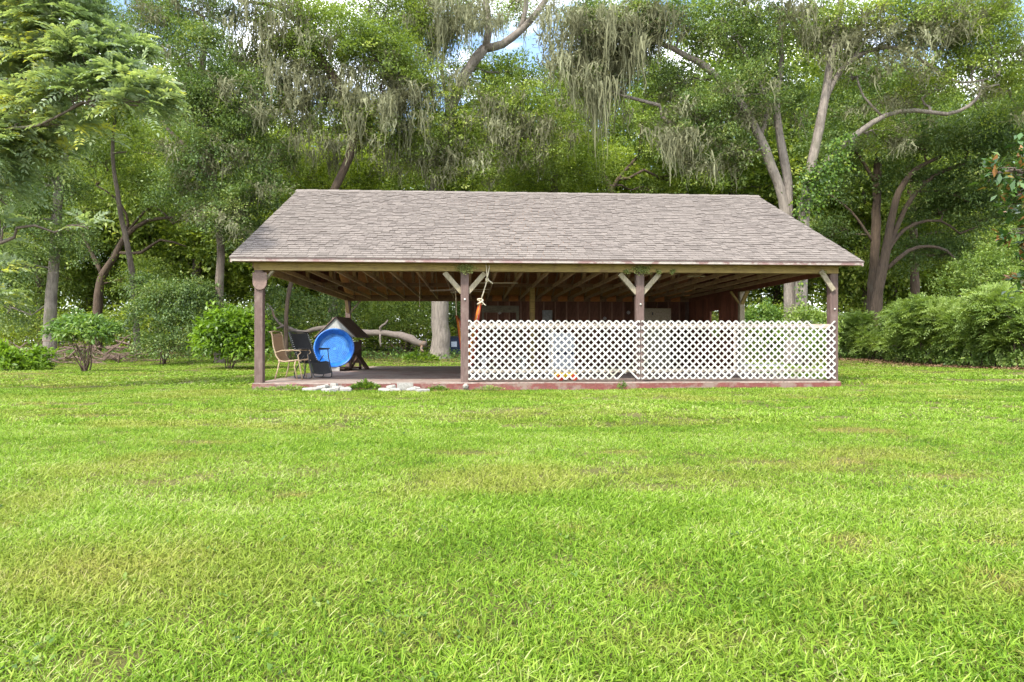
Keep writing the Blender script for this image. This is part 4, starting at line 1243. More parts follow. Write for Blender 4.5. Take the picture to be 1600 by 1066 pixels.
tree("oak_tree", "dark-limbed mossy oak left of the great trunk, its crown hanging over the roof ridge", "tree", 31,
     [[(447, 553, 0.09), (449, 470, 0.09), (470, 400, 0.12), (525, 290, 0.18), (552, 220, 0.20), (545, 165, 0.22), (525, 125, 0.20), (500, 90, 0.17), (478, 40, 0.14), (455, -30, 0.1)],
      [(552, 172, 0.17), (585, 160, 0.15), (620, 150, 0.12), (655, 152, 0.08)],
      [(520, 118, 0.12), (470, 130, 0.10), (430, 110, 0.07), (390, 95, 0.05)],
      [(478, 40, 0.10), (430, 10, 0.08), (370, 0, 0.05)]],
     [sb(530, 60, 31, 60, 45), sb(480, 90, 31, 45, 35), sb(580, 80, 30.5, 50, 45), sb(450, 25, 31, 40, 30), sb(530, 190, 31.5, 55, 35), sb(590, 205, 31, 40, 30), sb(455, 175, 32, 40, 30), sb(620, 110, 31, 40, 35)],
     leaf=0.11, n=800, per=24, Rs=0.5, seed=21, mat='oak', bark='bark_dark',
     moss=[(395, 20, 31, 30, 70, 24), (440, 60, 31, 32, 90, 26), (500, 125, 30.6, 36, 75, 30), (560, 165, 30.6, 40, 80, 34), (610, 165, 30.5, 26, 70, 18), (470, 150, 31, 30, 70, 16), (530, 215, 31, 40, 50, 18), (340, -5, 31, 26, 30, 12), (420, 100, 31, 22, 70, 10)])

# twin-trunked oak behind the right of the roof
tree("oak_tree", "pale twin-trunked oak behind the pavilion, a long bare limb reaching over the ridge", "tree", 28,
     [[(1236, 556, 0.230), (1234, 470, 0.212), (1232, 380, 0.212), (1224, 310, 0.204), (1206, 260, 0.187), (1188, 215, 0.178), (1165, 170, 0.153), (1135, 135, 0.145), (1105, 105, 0.136), (1070, 85, 0.119), (1035, 68, 0.102), (1000, 60, 0.076), (960, 45, 0.051)],
      [(1232, 350, 0.187), (1232, 290, 0.170), (1222, 230, 0.162), (1214, 160, 0.136), (1222, 90, 0.111), (1215, 10, 0.085)],
      [(1188, 215, 0.093), (1200, 170, 0.085), (1180, 110, 0.068), (1150, 60, 0.051)],
      [(1135, 135, 0.068), (1100, 170, 0.051), (1060, 200, 0.043)]],
     [sb(1140, 60, 28, 60, 45), sb(1080, 40, 28, 50, 35), sb(1160, 150, 27.5, 60, 50), sb(1100, 190, 27.5, 50, 45), sb(1200, 160, 29, 55, 55), sb(1190, 60, 28, 50, 50), sb(1020, 30, 28, 50, 35),
      sb(960, 60, 28.5, 50, 50), sb(920, 40, 29, 40, 50), sb(1130, 240, 28, 50, 30), sb(1060, 130, 29, 50, 30), sb(930, 130, 29, 40, 35)],
     leaf=0.10, n=1200, per=24, Rs=0.48, seed=31, mat='oak_dark', bark='bark_pale', tone0=0.62,
     moss=[(905, 30, 28.5, 22, 90, 22), (950, 90, 28.5, 26, 105, 44), (975, 40, 28, 26, 110, 34), (935, 130, 28.5, 9, 150, 14), (1010, 30, 28, 24, 110, 26), (1065, 215, 27.5, 18, 75, 22), (1050, 185, 28, 26, 45, 12), (1100, 250, 28, 14, 50, 8), (1170, 0, 28, 40, 45, 18), (900, 90, 29, 26, 80, 22), (1130, 215, 27.6, 26, 40, 8)])

def right_vines(root, off):
    rng = np.random.default_rng(77)
    pts = []
    for (x0, y0, x1, y1, w, n) in ((1256, 330, 1266, 250, 14, 600), (1266, 270, 1320, 230, 16, 900), (1300, 225, 1330, 205, 10, 300), (1250, 500, 1252, 330, 7, 420), (1262, 300, 1300, 260, 20, 500)):
        t = rng.random(n)
        for k in range(n):
            pts.append(tuple(at(x0 + (x1 - x0) * t[k] + rng.normal(0, w * 0.6), y0 + (y1 - y0) * t[k] + abs(rng.normal(0, w)), 27.3 + rng.normal(0, 0.25)) - off))
    P = np.array(pts); n = len(P)
    V, F = leaf_quads(P, rng.normal(0, 1, (n, 3)) + np.array([0, -0.3, -0.8]), rng.normal(0, 0.5, (n, 3)) + np.array([0, -0.8, 0.6]), rng.uniform(0.09, 0.16, n), rng.uniform(0.07, 0.12, n))
    add("climbing_ivy", np_mesh("climbing_ivy", V, F, M['ivy'], rng.random(n)), root, "stuff")
tree("oak_tree", "tall pale oak wrapped in climbing ivy, its limbs arching out over the hedge", "tree", 27.5,
     [[(1250, 556, 0.250), (1252, 470, 0.234), (1254, 390, 0.218), (1258, 320, 0.203), (1266, 270, 0.187), (1280, 200, 0.179), (1292, 140, 0.164), (1302, 80, 0.148), (1312, 20, 0.125), (1322, -40, 0.101)],
      [(1257, 330, 0.172), (1275, 275, 0.140), (1310, 235, 0.125), (1345, 205, 0.109), (1385, 180, 0.101), (1430, 172, 0.086), (1480, 178, 0.078), (1515, 165, 0.070), (1533, 145, 0.055), (1537, 125, 0.039)],
      [(1288, 160, 0.117), (1318, 105, 0.101), (1360, 78, 0.094), (1410, 75, 0.086), (1450, 100, 0.070), (1490, 125, 0.062), (1520, 128, 0.047), (1560, 118, 0.031)],
      [(1330, 95, 0.070), (1370, 45, 0.062), (1440, 15, 0.055), (1500, -20, 0.039)],
      [(1380, 182, 0.047), (1350, 150, 0.039), (1340, 120, 0.031)]],
     [sb(1340, 40, 27.5, 50, 40), sb(1400, 30, 27, 60, 35), sb(1470, 50, 27.5, 60, 40), sb(1550, 60, 28, 60, 50), sb(1500, 10, 28, 90, 35), sb(1330, 120, 28.5, 45, 35), sb(1440, 140, 28, 55, 28), sb(1520, 100, 27.5, 45, 30),
      sb(1290, 40, 28, 45, 40), sb(1580, 150, 28.5, 50, 45), sb(1575, 95, 29, 50, 40), sb(1545, 30, 29, 50, 30), sb(1380, 215, 28.5, 45, 20)],
     leaf=0.10, n=1100, per=22, Rs=0.48, seed=41, mat='oak', bark='bark_pale',
     moss=[(1290, 50, 27.5, 22, 60, 16), (1340, 55, 27.3, 30, 50, 22), (1400, 85, 27.2, 36, 34, 22), (1450, 50, 27.2, 30, 45, 14), (1480, 40, 27.5, 30, 40, 12), (1400, 190, 27.5, 40, 26, 10), (1240, 10, 28, 30, 60, 16), (1500, 130, 27.5, 24, 22, 6)],
     extra=right_vines)

# dark oaks to the right, behind the hedge
tree("oak_tree", "straight dark-trunked oak rising behind the hedge next to the leaning one", "tree", 35,
     [[(1362, 520, 0.288), (1364, 460, 0.248), (1368, 380, 0.224), (1371, 300, 0.200), (1374, 240, 0.176), (1385, 190, 0.120)],
      [(1371, 290, 0.096), (1340, 240, 0.080), (1310, 215, 0.056)],
      [(1366, 380, 0.072), (1330, 330, 0.056), (1290, 300, 0.040)]],
     [sb(1380, 215, 35, 70, 35), sb(1310, 230, 35.5, 60, 40), sb(1345, 160, 36, 80, 50), sb(1300, 300, 36, 45, 40), sb(1420, 170, 36, 60, 40), sb(1290, 370, 36, 40, 30)],
     leaf=0.13, n=700, per=22, Rs=0.6, seed=51, mat='oak_dark', bark='bark_dark', flat=0.4)
tree("oak_tree", "leaning multi-limbed oak behind the hedge with low branches fanning out towards the photo's edge", "tree", 33,
     [[(1366, 520, 0.281), (1372, 455, 0.250), (1382, 410, 0.218), (1392, 350, 0.172), (1405, 300, 0.140), (1430, 265, 0.109), (1470, 245, 0.078)],
      [(1382, 405, 0.156), (1404, 350, 0.125), (1425, 310, 0.109), (1460, 275, 0.094), (1510, 255, 0.078), (1560, 245, 0.055)],
      [(1384, 400, 0.117), (1402, 370, 0.094), (1430, 350, 0.078), (1470, 345, 0.062), (1500, 365, 0.039)],
      [(1386, 420, 0.109), (1420, 392, 0.094), (1450, 385, 0.078), (1480, 392, 0.055), (1500, 415, 0.031)],
      [(1430, 300, 0.062), (1480, 300, 0.055), (1530, 322, 0.039), (1580, 318, 0.023)]],
     [sb(1440, 220, 33, 70, 28), sb(1510, 215, 33, 70, 35), sb(1570, 250, 32, 60, 40), sb(1500, 300, 33, 60, 24), sb(1560, 340, 33, 60, 30), sb(1470, 330, 34, 50, 22), sb(1420, 280, 34, 40, 22), sb(1590, 190, 32, 50, 40), sb(1460, 400, 35, 60, 25)],
     leaf=0.13, n=1000, per=22, Rs=0.6, seed=61, mat='oak_dark', bark='bark_dark', flat=0.35)
tree("oak_tree", "slim dark oak trunk standing far behind the hedge between two fanning trees", "tree", 41,
     [[(1432, 520, 0.28), (1430, 460, 0.26), (1429, 400, 0.24), (1426, 330, 0.20), (1420, 260, 0.15)]],
     [sb(1440, 330, 41, 60, 40), sb(1490, 370, 42, 60, 40), sb(1400, 390, 43, 50, 35), sb(1420, 240, 42, 80, 50), sb(1540, 400, 42, 60, 30)],
     leaf=0.15, n=600, per=22, Rs=0.75, seed=71, mat='oak', bark='bark_dark', flat=0.4)

# left wood
tree("oak_tree", "dense dark green oak overhanging the lawn just left of the pavilion roof", "tree", 30,
     [[(343, 556, 0.18), (342, 460, 0.17), (345, 380, 0.17), (335, 300, 0.18), (325, 220, 0.19), (315, 130, 0.15), (320, 40, 0.1)],
      [(335, 290, 0.13), (300, 240, 0.10), (260, 200, 0.07)], [(330, 240, 0.13), (370, 200, 0.10), (400, 170, 0.07)],
      [(343, 370, 0.12), (385, 320, 0.10), (410, 290, 0.07)]],
     [sb(310, 90, 30, 60, 50), sb(250, 60, 30.5, 50, 45), sb(350, 150, 29.5, 60, 45), sb(290, 170, 29.5, 55, 45), sb(380, 220, 29.5, 50, 45), sb(320, 250, 29, 60, 45), sb(400, 300, 29.5, 45, 45), sb(345, 330, 29, 50, 45), sb(300, 10, 31, 70, 40),
      sb(280, 300, 30.5, 40, 40), sb(430, 250, 31, 35, 35), sb(380, 370, 30, 35, 35), sb(410, 120, 31.5, 30, 40)],
     leaf=0.105, n=1450, per=24, Rs=0.5, seed=81, mat='oak_dark', bark='bark_mid', tone0=0.55,
     moss=[(300, 140, 29, 30, 35, 10), (330, 235, 28.8, 36, 40, 12), (400, 170, 29.3, 22, 50, 12), (360, 340, 28.6, 20, 36, 8), (230, 20, 30, 26, 30, 8), (370, 300, 28.8, 30, 40, 8)])
tree("oak_tree", "tall straight pale trunk of a tree at the wood's edge beside the round-topped shrub", "tree", 31,
     [[(77, 565, 0.272), (78, 500, 0.238), (82, 440, 0.230), (86, 380, 0.212), (90, 310, 0.187), (100, 240, 0.153), (95, 150, 0.111), (100, 60, 0.068)],
      [(90, 300, 0.076), (60, 240, 0.060), (20, 200, 0.043)]],
     [sb(80, 290, 30.5, 50, 45), sb(40, 340, 30, 50, 45), sb(30, 420, 30.5, 45, 45), sb(110, 380, 30.5, 35, 35), sb(100, 210, 31, 50, 45), sb(20, 260, 31, 50, 50), sb(60, 130, 32, 70, 50), sb(10, 490, 31.5, 40, 35), sb(120, 100, 33, 60, 50), sb(180, 60, 33, 50, 50)],
     leaf=0.10, n=1050, per=24, Rs=0.5, seed=91, mat='oak_dark', bark='bark_pale', tone0=0.5, droop=0.3)
tree("oak_tree", "gnarled oak with bent dark branches arching through the gap in the wood", "tree", 37,
     [[(150, 545, 0.256), (152, 480, 0.224), (160, 430, 0.200), (180, 400, 0.160), (195, 370, 0.136), (230, 345, 0.096), (270, 340, 0.064)],
      [(160, 430, 0.112), (140, 390, 0.088), (118, 340, 0.072), (110, 290, 0.056), (105, 260, 0.040)],
      [(185, 395, 0.104), (220, 395, 0.088), (250, 375, 0.064), (290, 385, 0.040)],
      [(175, 400, 0.096), (200, 350, 0.072), (180, 310, 0.056), (150, 290, 0.040)],
      [(200, 360, 0.072), (240, 320, 0.056), (270, 350, 0.040), (290, 330, 0.024)]],
     [sb(150, 260, 37, 60, 28), sb(220, 290, 37, 50, 28), sb(190, 220, 38, 60, 28), sb(130, 330, 37, 30, 22), sb(250, 330, 38, 40, 20), sb(225, 440, 37, 40, 28)],
     leaf=0.13, n=480, per=20, Rs=0.6, seed=101, mat='oak', bark='bark_dark', flat=0.35)
tree("oak_tree", "slender brown trunk leaning over the dark bush in the wood", "tree", 34,
     [[(215, 548, 0.140), (207, 440, 0.140), (200, 390, 0.126), (190, 345, 0.119), (183, 300, 0.098), (175, 240, 0.077), (180, 170, 0.056)]],
     [sb(170, 200, 34, 45, 35), sb(200, 140, 34, 50, 45), sb(240, 240, 34, 35, 30), sb(150, 150, 34, 50, 40)],
     leaf=0.12, n=380, per=22, Rs=0.55, seed=111, mat='oak', bark='bark_mid')
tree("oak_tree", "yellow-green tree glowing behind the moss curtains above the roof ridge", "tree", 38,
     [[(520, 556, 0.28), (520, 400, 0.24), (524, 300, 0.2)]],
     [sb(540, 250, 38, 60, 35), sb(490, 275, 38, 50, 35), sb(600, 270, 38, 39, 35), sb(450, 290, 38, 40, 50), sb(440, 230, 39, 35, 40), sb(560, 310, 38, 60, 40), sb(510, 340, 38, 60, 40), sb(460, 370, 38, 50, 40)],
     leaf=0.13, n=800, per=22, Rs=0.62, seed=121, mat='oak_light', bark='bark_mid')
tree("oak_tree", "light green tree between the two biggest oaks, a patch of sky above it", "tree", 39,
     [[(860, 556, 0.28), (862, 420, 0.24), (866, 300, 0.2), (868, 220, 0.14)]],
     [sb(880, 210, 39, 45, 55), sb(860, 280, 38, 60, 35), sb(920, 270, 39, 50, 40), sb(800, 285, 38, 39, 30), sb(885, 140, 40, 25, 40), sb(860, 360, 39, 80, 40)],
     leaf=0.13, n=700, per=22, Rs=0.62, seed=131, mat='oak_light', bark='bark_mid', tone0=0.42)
tree("oak_tree", "forked dark tree showing a patch of white sky just above the middle of the ridge", "tree", 42,
     [[(955, 556, 0.26), (955, 400, 0.24), (955, 300, 0.22), (946, 280, 0.17), (930, 240, 0.12), (905, 210, 0.08)],
      [(955, 300, 0.15), (965, 280, 0.12), (985, 258, 0.10), (1000, 240, 0.07)]],
     [sb(1000, 190, 42, 45, 35), sb(1040, 240, 42, 45, 35), sb(940, 200, 43, 40, 28), sb(1010, 130, 43, 50, 40), sb(1090, 280, 42, 45, 25), sb(1020, 300, 43, 30, 18)],
     leaf=0.15, n=480, per=22, Rs=0.7, seed=141, mat='oak', bark='bark_dark', tone0=0.4)

# feathery tree at the left, its trunk just outside the view
def feather_tree():
    D = 13.0
    root = thing("feathery_tree", "light green feathery-leaved tree reaching in over the lawn from the photo's edge", "tree", G(-11.6, D))
    off = root.location
    rng = random.Random(5)
    tb = MB(); skel = []
    T = [Vector((-11.6, D, -0.1)), Vector((-11.5, D, 1.5)), Vector((-11.3, D + .1, 3.5)), Vector((-11.0, D, 5.5)), Vector((-10.7, D, 7.6)), Vector((-10.5, D, 9.5))]
    limbs = [(T, [0.26, 0.2, 0.17, 0.14, 0.10, 0.06])]
    def P(px, py, d=0): return at(px, py, D + d)
    limbs.append(([T[2], P(-20, 215, 0), P(60, 195, -0.3), P(110, 170, -0.4), P(165, 150, -0.4), P(215, 160, -0.5)], [0.1, 0.07, 0.05, 0.04, 0.03, 0.015]))
    limbs.append(([T[3], P(0, 125, 0), P(50, 125, 0.2), P(95, 100, 0.2), P(150, 80, 0.2)], [0.09, 0.06, 0.045, 0.035, 0.015]))
    limbs.append(([T[4], P(0, 60, 0.3), P(60, 40, 0.4), P(110, 30, 0.3)], [0.07, 0.05, 0.035, 0.015]))
    limbs.append(([T[2], P(-10, 260, 0.4), P(40, 240, 0.5), P(80, 225, 0.5)], [0.06, 0.045, 0.03, 0.012]))
    limbs.append(([T[1], P(-20, 400, 0.2), P(0, 380, 0.1)], [0.05, 0.03, 0.012]))
    for p, r in limbs:
        if p is not T: r = [q * 0.5 for q in r]
        Q, rr = resample(p, r, 0.3, rng, 0.1)
        tb.tube([q - off for q in Q], rr, 8); skel += Q
    S = lambda px, py, d, rx, ry: (lambda b: (b[0] - off.x, b[1] - off.y, b[2] - off.z, b[3], b[4], b[5]))(sb(px, py, D + d, rx, ry))
    bl = [S(95, 40, 0, 60, 38), S(60, 95, 0.2, 60, 34), S(135, 95, -0.2, 55, 30), S(185, 130, -0.4, 40, 22), S(120, 150, -0.2, 60, 24), S(215, 165, -0.6, 36, 16), S(40, 170, 0.2, 45, 22), S(190, 75, 0, 30, 16),
          S(60, 235, 0.5, 24, 16), S(95, 245, 0.5, 20, 12), S(15, 40, 0.5, 50, 40), S(60, -20, 0, 90, 40), S(-40, 100, 0.3, 60, 60), S(0, 380, 0.2, 13, 9), S(-4, 470, 0.2, 9, 8), S(5, 355, 0, 10, 6), S(135, 355, 0.4, 16, 8), S(-30, 250, 0, 50, 60), S(30, 215, 0.3, 40, 20), S(5, 300, 0.3, 26, 14), S(4, 425, 0.2, 16, 12), S(110, 200, 0.2, 46, 16), S(230, 150, -0.5, 24, 14)]
    branches_to(tb, bl, [q - off for q in skel], rng, 5, 0.02)
    tb.build("trunk", M['bark_mid'], root, smooth_=True)
    V, F, Tn = frond_crown(bl, 900, 0.42, 7, 0.14, 0.40, 5, droop=0.36, tone0=0.62)
    add("crown", np_mesh("crown", V, F, M['feather'], Tn), root)
feather_tree()

def magnolia():
    D = 10.5
    root = thing("magnolia_tree", "glossy magnolia with rusty leaf undersides poking in above the hedge", "tree", G(9.4, D))
    off = root.location
    rng = random.Random(9)
    T = [Vector((9.4, D, -0.1)), Vector((9.3, D, 1.5)), Vector((9.1, D, 3.2)), Vector((9.0, D, 4.6))]
    tb = MB(); Q, rr = resample(T, [0.14, 0.11, 0.08, 0.03], 0.3, rng, 0.05); tb.tube([q - off for q in Q], rr, 8)
    S = lambda px, py, d, rx, ry: (lambda b: (b[0] - off.x, b[1] - off.y, b[2] - off.z, b[3], b[4], b[5]))(sb(px, py, D + d, rx, ry))
    bl = [S(1585, 275, 0, 32, 20), S(1600, 320, 0.1, 40, 26), S(1560, 270, -0.2, 16, 8), S(1595, 365, 0, 24, 10), S(1650, 290, 0.2, 50, 80), S(1640, 420, 0.3, 40, 60), S(1590, 305, -0.2, 26, 16)]
    branches_to(tb, bl, [q - off for q in Q], rng, 6, 0.015)
    tb.build("trunk", M['bark_mid'], root, smooth_=True)
    V, F, Tn = crown_leaves(bl, 190, 11, 0.14, 0.15, 9, droop=0.0, flat=0.9, wratio=0.42)
    add("crown", np_mesh("crown", V, F, M['magnolia'], np.random.default_rng(3).random(len(Tn))), root)
magnolia()

# ------------------------------------------------------------------ trees of the wood behind: three kinds, copied
def wood_tree(kind, seed, h, mat, bark):
    rng = random.Random(seed)
    root = thing("wood_tree", "tree of the wood", "tree")
    tb = MB()
    T = [Vector((0, 0, -0.3)), Vector((rng.uniform(-.3, .3), 0, h * 0.2)), Vector((rng.uniform(-.8, .8), rng.uniform(-.4, .4), h * 0.45)), Vector((rng.uniform(-1, 1), 0, h * 0.7)), Vector((rng.uniform(-1, 1), 0, h * 0.92))]
    Q, rr = resample(T, [0.34, 0.28, 0.22, 0.14, 0.05], 0.8, rng, 0.08)
    tb.tube(Q, rr, 9)
    bl = []
    nb = 13
    for k in range(nb):
        t = 0.16 + 0.82 * k / (nb - 1)
        a = k * 2.4 + seed
        w = h * 0.24 * math.sin(math.pi * min(1, (1.08 - t) * 1.15)) ** 0.6
        bl.append((math.cos(a) * w * 0.85, math.sin(a) * w * 0.85, h * t, w * 0.62 + 0.6, w * 0.62 + 0.6, w * 0.38 + 0.5))
    branches_to(tb, bl, Q, rng, 5, 0.05)
    tb.build("trunk", M[bark], root, smooth_=True)
    V, F, Tn = crown_leaves(bl, 2100, 22, 0.8, 0.26, seed, 0.15, 0.45, low=-0.9, inner=0.15)
    add("crown", np_mesh("crown", V, F, M[mat], Tn), root)
    return root
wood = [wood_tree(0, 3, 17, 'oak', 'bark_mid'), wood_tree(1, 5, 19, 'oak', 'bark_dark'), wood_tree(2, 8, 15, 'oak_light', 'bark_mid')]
wl_ = {0: "tall mid-green tree standing deep in the wood behind the nearer oaks", 1: "tall dark green tree standing deep in the wood behind the nearer oaks", 2: "pale green tree standing deep in the wood behind the nearer oaks"}
spots = []
rw = random.Random(17)
for i in range(17): spots.append((-44 + i * 5.3 + rw.uniform(-1.6, 1.6), 50 + rw.uniform(-3, 4), (i * 2 + i // 3) % 3, rw.uniform(0.75, 1.05)))
for i in range(19): spots.append((-62 + i * 6.8 + rw.uniform(-2, 2), 66 + rw.uniform(-4, 5), (i + i // 4) % 3, rw.uniform(0.9, 1.2)))
first = {}
for (x, y, k, s) in spots:
    if -1.5 < x < 6.5 and y < 60 and False: continue
    loc = G(x, y); rz = rw.uniform(0, 6.28)
    pxs = 800 + x / y * FPX
    tall = 0.75 if 800 < pxs < 920 else (0.95 if 360 < pxs < 700 else 1.2)
    sc_ = (s * rw.uniform(1.1, 1.4), s * rw.uniform(1.1, 1.4), s * tall)
    if k not in first:
        o = wood[k]; first[k] = o; o.location = loc; o.rotation_euler = (0, 0, rz); o.scale = sc_
    else: o = copy_tree(wood[k], loc, rz, sc_)
    o["label"] = wl_[k]; o["group"] = "%s trees deep in the wood" % ("mid-green", "dark green", "pale green")[k]

def mass(name, n, x0, x1, y0, y1, h, leaf, mat, seed, per=16, Rs=0.7):
    """Uncountable growth: leafy sprays spread over the ground."""
    rng = np.random.default_rng(seed)
    x = rng.uniform(x0, x1, n); y = rng.uniform(y0, y1, n)
    hh = h * (0.25 + 0.75 * fbm(x * 0.25, y * 0.25, seed)) * rng.random(n) ** 0.6
    P = np.stack([x, y, gz(x, y) + hh], 1)
    N = n * per
    pos = np.repeat(P, per, 0) + rng.normal(0, Rs * 0.5, (N, 3)) * np.array([1, 1, 0.5])
    pos[:, 2] = np.maximum(pos[:, 2], gz(pos[:, 0], pos[:, 1]) + 0.03)
    Ln = leaf * rng.uniform(0.7, 1.3, N)
    V, F = leaf_quads(pos, rng.normal(0, 1, (N, 3)) * np.array([1, 1, 0.5]), np.array([0, 0, 1.0]) + rng.normal(0, 0.5, (N, 3)), Ln, Ln * 0.55)
    T = np.clip(np.repeat(0.45 + rng.normal(0, 0.18, n), per) + rng.normal(0, 0.12, N), 0, 1)
    return add(name, np_mesh(name, V, F, M[mat], T), None, "stuff")
o = mass("far_wood", 8000, -110, 110, 80, 96, 16, 0.62, 'oak_light', 3, 12, 1.5)  # pale leaf colour stands in for sunlight missing deep in the wood
o = mass("undergrowth", 7000, -48, 48, 41, 54, 4.6, 0.20, 'oak_light', 5, 16, 0.7)  # light understory green, paler also to offset the shade of the canopy
o = mass("far_undergrowth", 5000, -75, 75, 58, 66, 3.4, 0.30, 'oak', 15, 14, 0.9)
o = mass("woodland_weeds", 1500, -36, 30, 31, 41, 0.45, 0.12, 'shrub', 6, 14, 0.35)

# ------------------------------------------------------------------ shrubs, bushes and the hedge
def bush(name, label, cat, px, D, blobs, n, per, Rs, leaf, seed, mat, stems=8, frond=None, wratio=0.5, group=None, stem_mat='twig', fan=0.5, low=-0.5, droop=0.1, stem_r=0.018):
    x = (px - 800) / FPX * D
    root = thing(name, label, cat, G(x, D), 0, group)
    off = root.location
    bl = [(b[0] - off.x, b[1] - off.y, b[2] - off.z, b[3], b[4], b[5]) for b in blobs]
    rng = random.Random(seed)
    for k in range(stems):
        b = bl[k % len(bl)]
        e = Vector((b[0] + rng.uniform(-0.5, 0.5) * b[3], b[1] + rng.uniform(-0.5, 0.5) * b[4], b[2]))
        s = Vector((rng.uniform(-0.15, 0.15) * fan * 2, rng.uniform(-0.1, 0.1), -0.05))
        p = limb_path(s, e, rng, 0.12, 5, 0.04)
        MB().tube(p, [stem_r * (1.3 - 0.16 * i) for i in range(6)], 6).build("stem", M[stem_mat], root, smooth_=True)
    if frond: V, F, T = frond_crown(bl, n, frond[0], frond[1], leaf, frond[2], seed, low=low, droop=droop, out=0.7)
    else: V, F, T = crown_leaves(bl, n, per, Rs, leaf, seed, droop, 0.6, low, 0.45, wratio)
    V[:, 2] = np.maximum(V[:, 2], 0.02)
    add("foliage", np_mesh("foliage", V, F, M[mat], T), root)
    return root

bush("round_topped_shrub", "round-topped shrub on a fan of bare stems standing alone on the lawn", "shrub", 133, 22.5,
     [sb(132, 510, 22.5, 42, 16), sb(105, 518, 22.4, 24, 14), sb(160, 516, 22.3, 24, 13), sb(130, 522, 22, 38, 11)], 300, 12, 0.24, 0.16, 5, 'shrub', 11, wratio=0.38, low=-0.2, droop=0.35)
bush("bright_bush", "bright green full bush right beside the first post of the pavilion", "bush", 358, 25,
     [sb(358, 525, 25, 46, 34), sb(335, 535, 24.8, 26, 26), sb(385, 510, 25, 24, 22), sb(350, 500, 25, 26, 16), sb(380, 545, 24.7, 26, 20), sb(400, 530, 25.2, 16, 20)], 520, 12, 0.30, 0.20, 6, 'bright', 6, wratio=0.45, droop=0.3)
bush("leafy_bush", "large dark olive bush with drooping sprays at the wood's edge", "bush", 255, 29,
     [sb(265, 470, 29, 50, 30), sb(235, 500, 28.6, 45, 32), sb(285, 510, 28.6, 40, 32), sb(255, 540, 28.2, 50, 20), sb(300, 460, 29.4, 40, 25), sb(225, 450, 29.5, 30, 22), sb(320, 480, 29.5, 30, 30)], 900, 18, 0.34, 0.115, 7, 'oak_dark', 7, droop=0.3)
bush("low_bush", "low leafy clump at the very edge of the lawn under the feathery tree", "bush", 8, 23.5,
     [sb(5, 560, 23.5, 17, 16), sb(18, 568, 23.3, 12, 12)], 90, 12, 0.22, 0.16, 8, 'bright', 4, droop=0.2)
bush("low_bush", "low bright leafy clump at the foot of the tall pale trunk", "bush", 52, 24,
     [sb(45, 562, 24, 16, 14), sb(62, 558, 24.1, 16, 13), sb(55, 572, 23.8, 22, 9)], 120, 12, 0.22, 0.15, 9, 'bright', 4, droop=0.2)
bush("leafy_bush", "pale green bush seen through the open side bay of the pavilion", "bush", 1198, 30,
     [sb(1198, 500, 30, 26, 20), sb(1175, 510, 30, 18, 20), sb(1215, 520, 30, 20, 24)], 260, 14, 0.3, 0.14, 10, 'shrub', 4)
bush("leafy_bush", "yellow-green bush at the foot of the ivy-clad oak", "bush", 1262, 25.8,
     [sb(1258, 500, 25.8, 20, 16), sb(1285, 515, 25.6, 26, 18), sb(1240, 520, 25.8, 22, 18), sb(1275, 540, 25.5, 30, 16)], 300, 12, 0.3, 0.13, 12, 'hedge', 5)
bush("leafy_bush", "tangle of young trees seen between the back post and the great trunk", "bush", 630, 38,
     [sb(620, 500, 38, 50, 20), sb(660, 515, 37.5, 30, 20), sb(590, 520, 38, 40, 20), sb(650, 480, 39, 50, 18), sb(560, 490, 39, 50, 25)], 480, 16, 0.45, 0.15, 13, 'oak', 5)
bush("leafy_bush", "dark bush in the wood seen under the roof beside the first post", "bush", 455, 33,
     [sb(440, 480, 33, 40, 30), sb(480, 500, 33.5, 40, 30), sb(520, 490, 34, 35, 35), sb(430, 520, 32.5, 40, 25)], 480, 16, 0.42, 0.13, 14, 'oak_dark', 5)
bush("leafy_bush", "dark bush standing behind the great trunk by the hammock", "bush", 715, 41,
     [sb(715, 490, 41, 30, 25), sb(745, 500, 41, 30, 25), sb(700, 510, 40, 30, 16)], 260, 16, 0.5, 0.15, 15, 'oak_dark', 4)

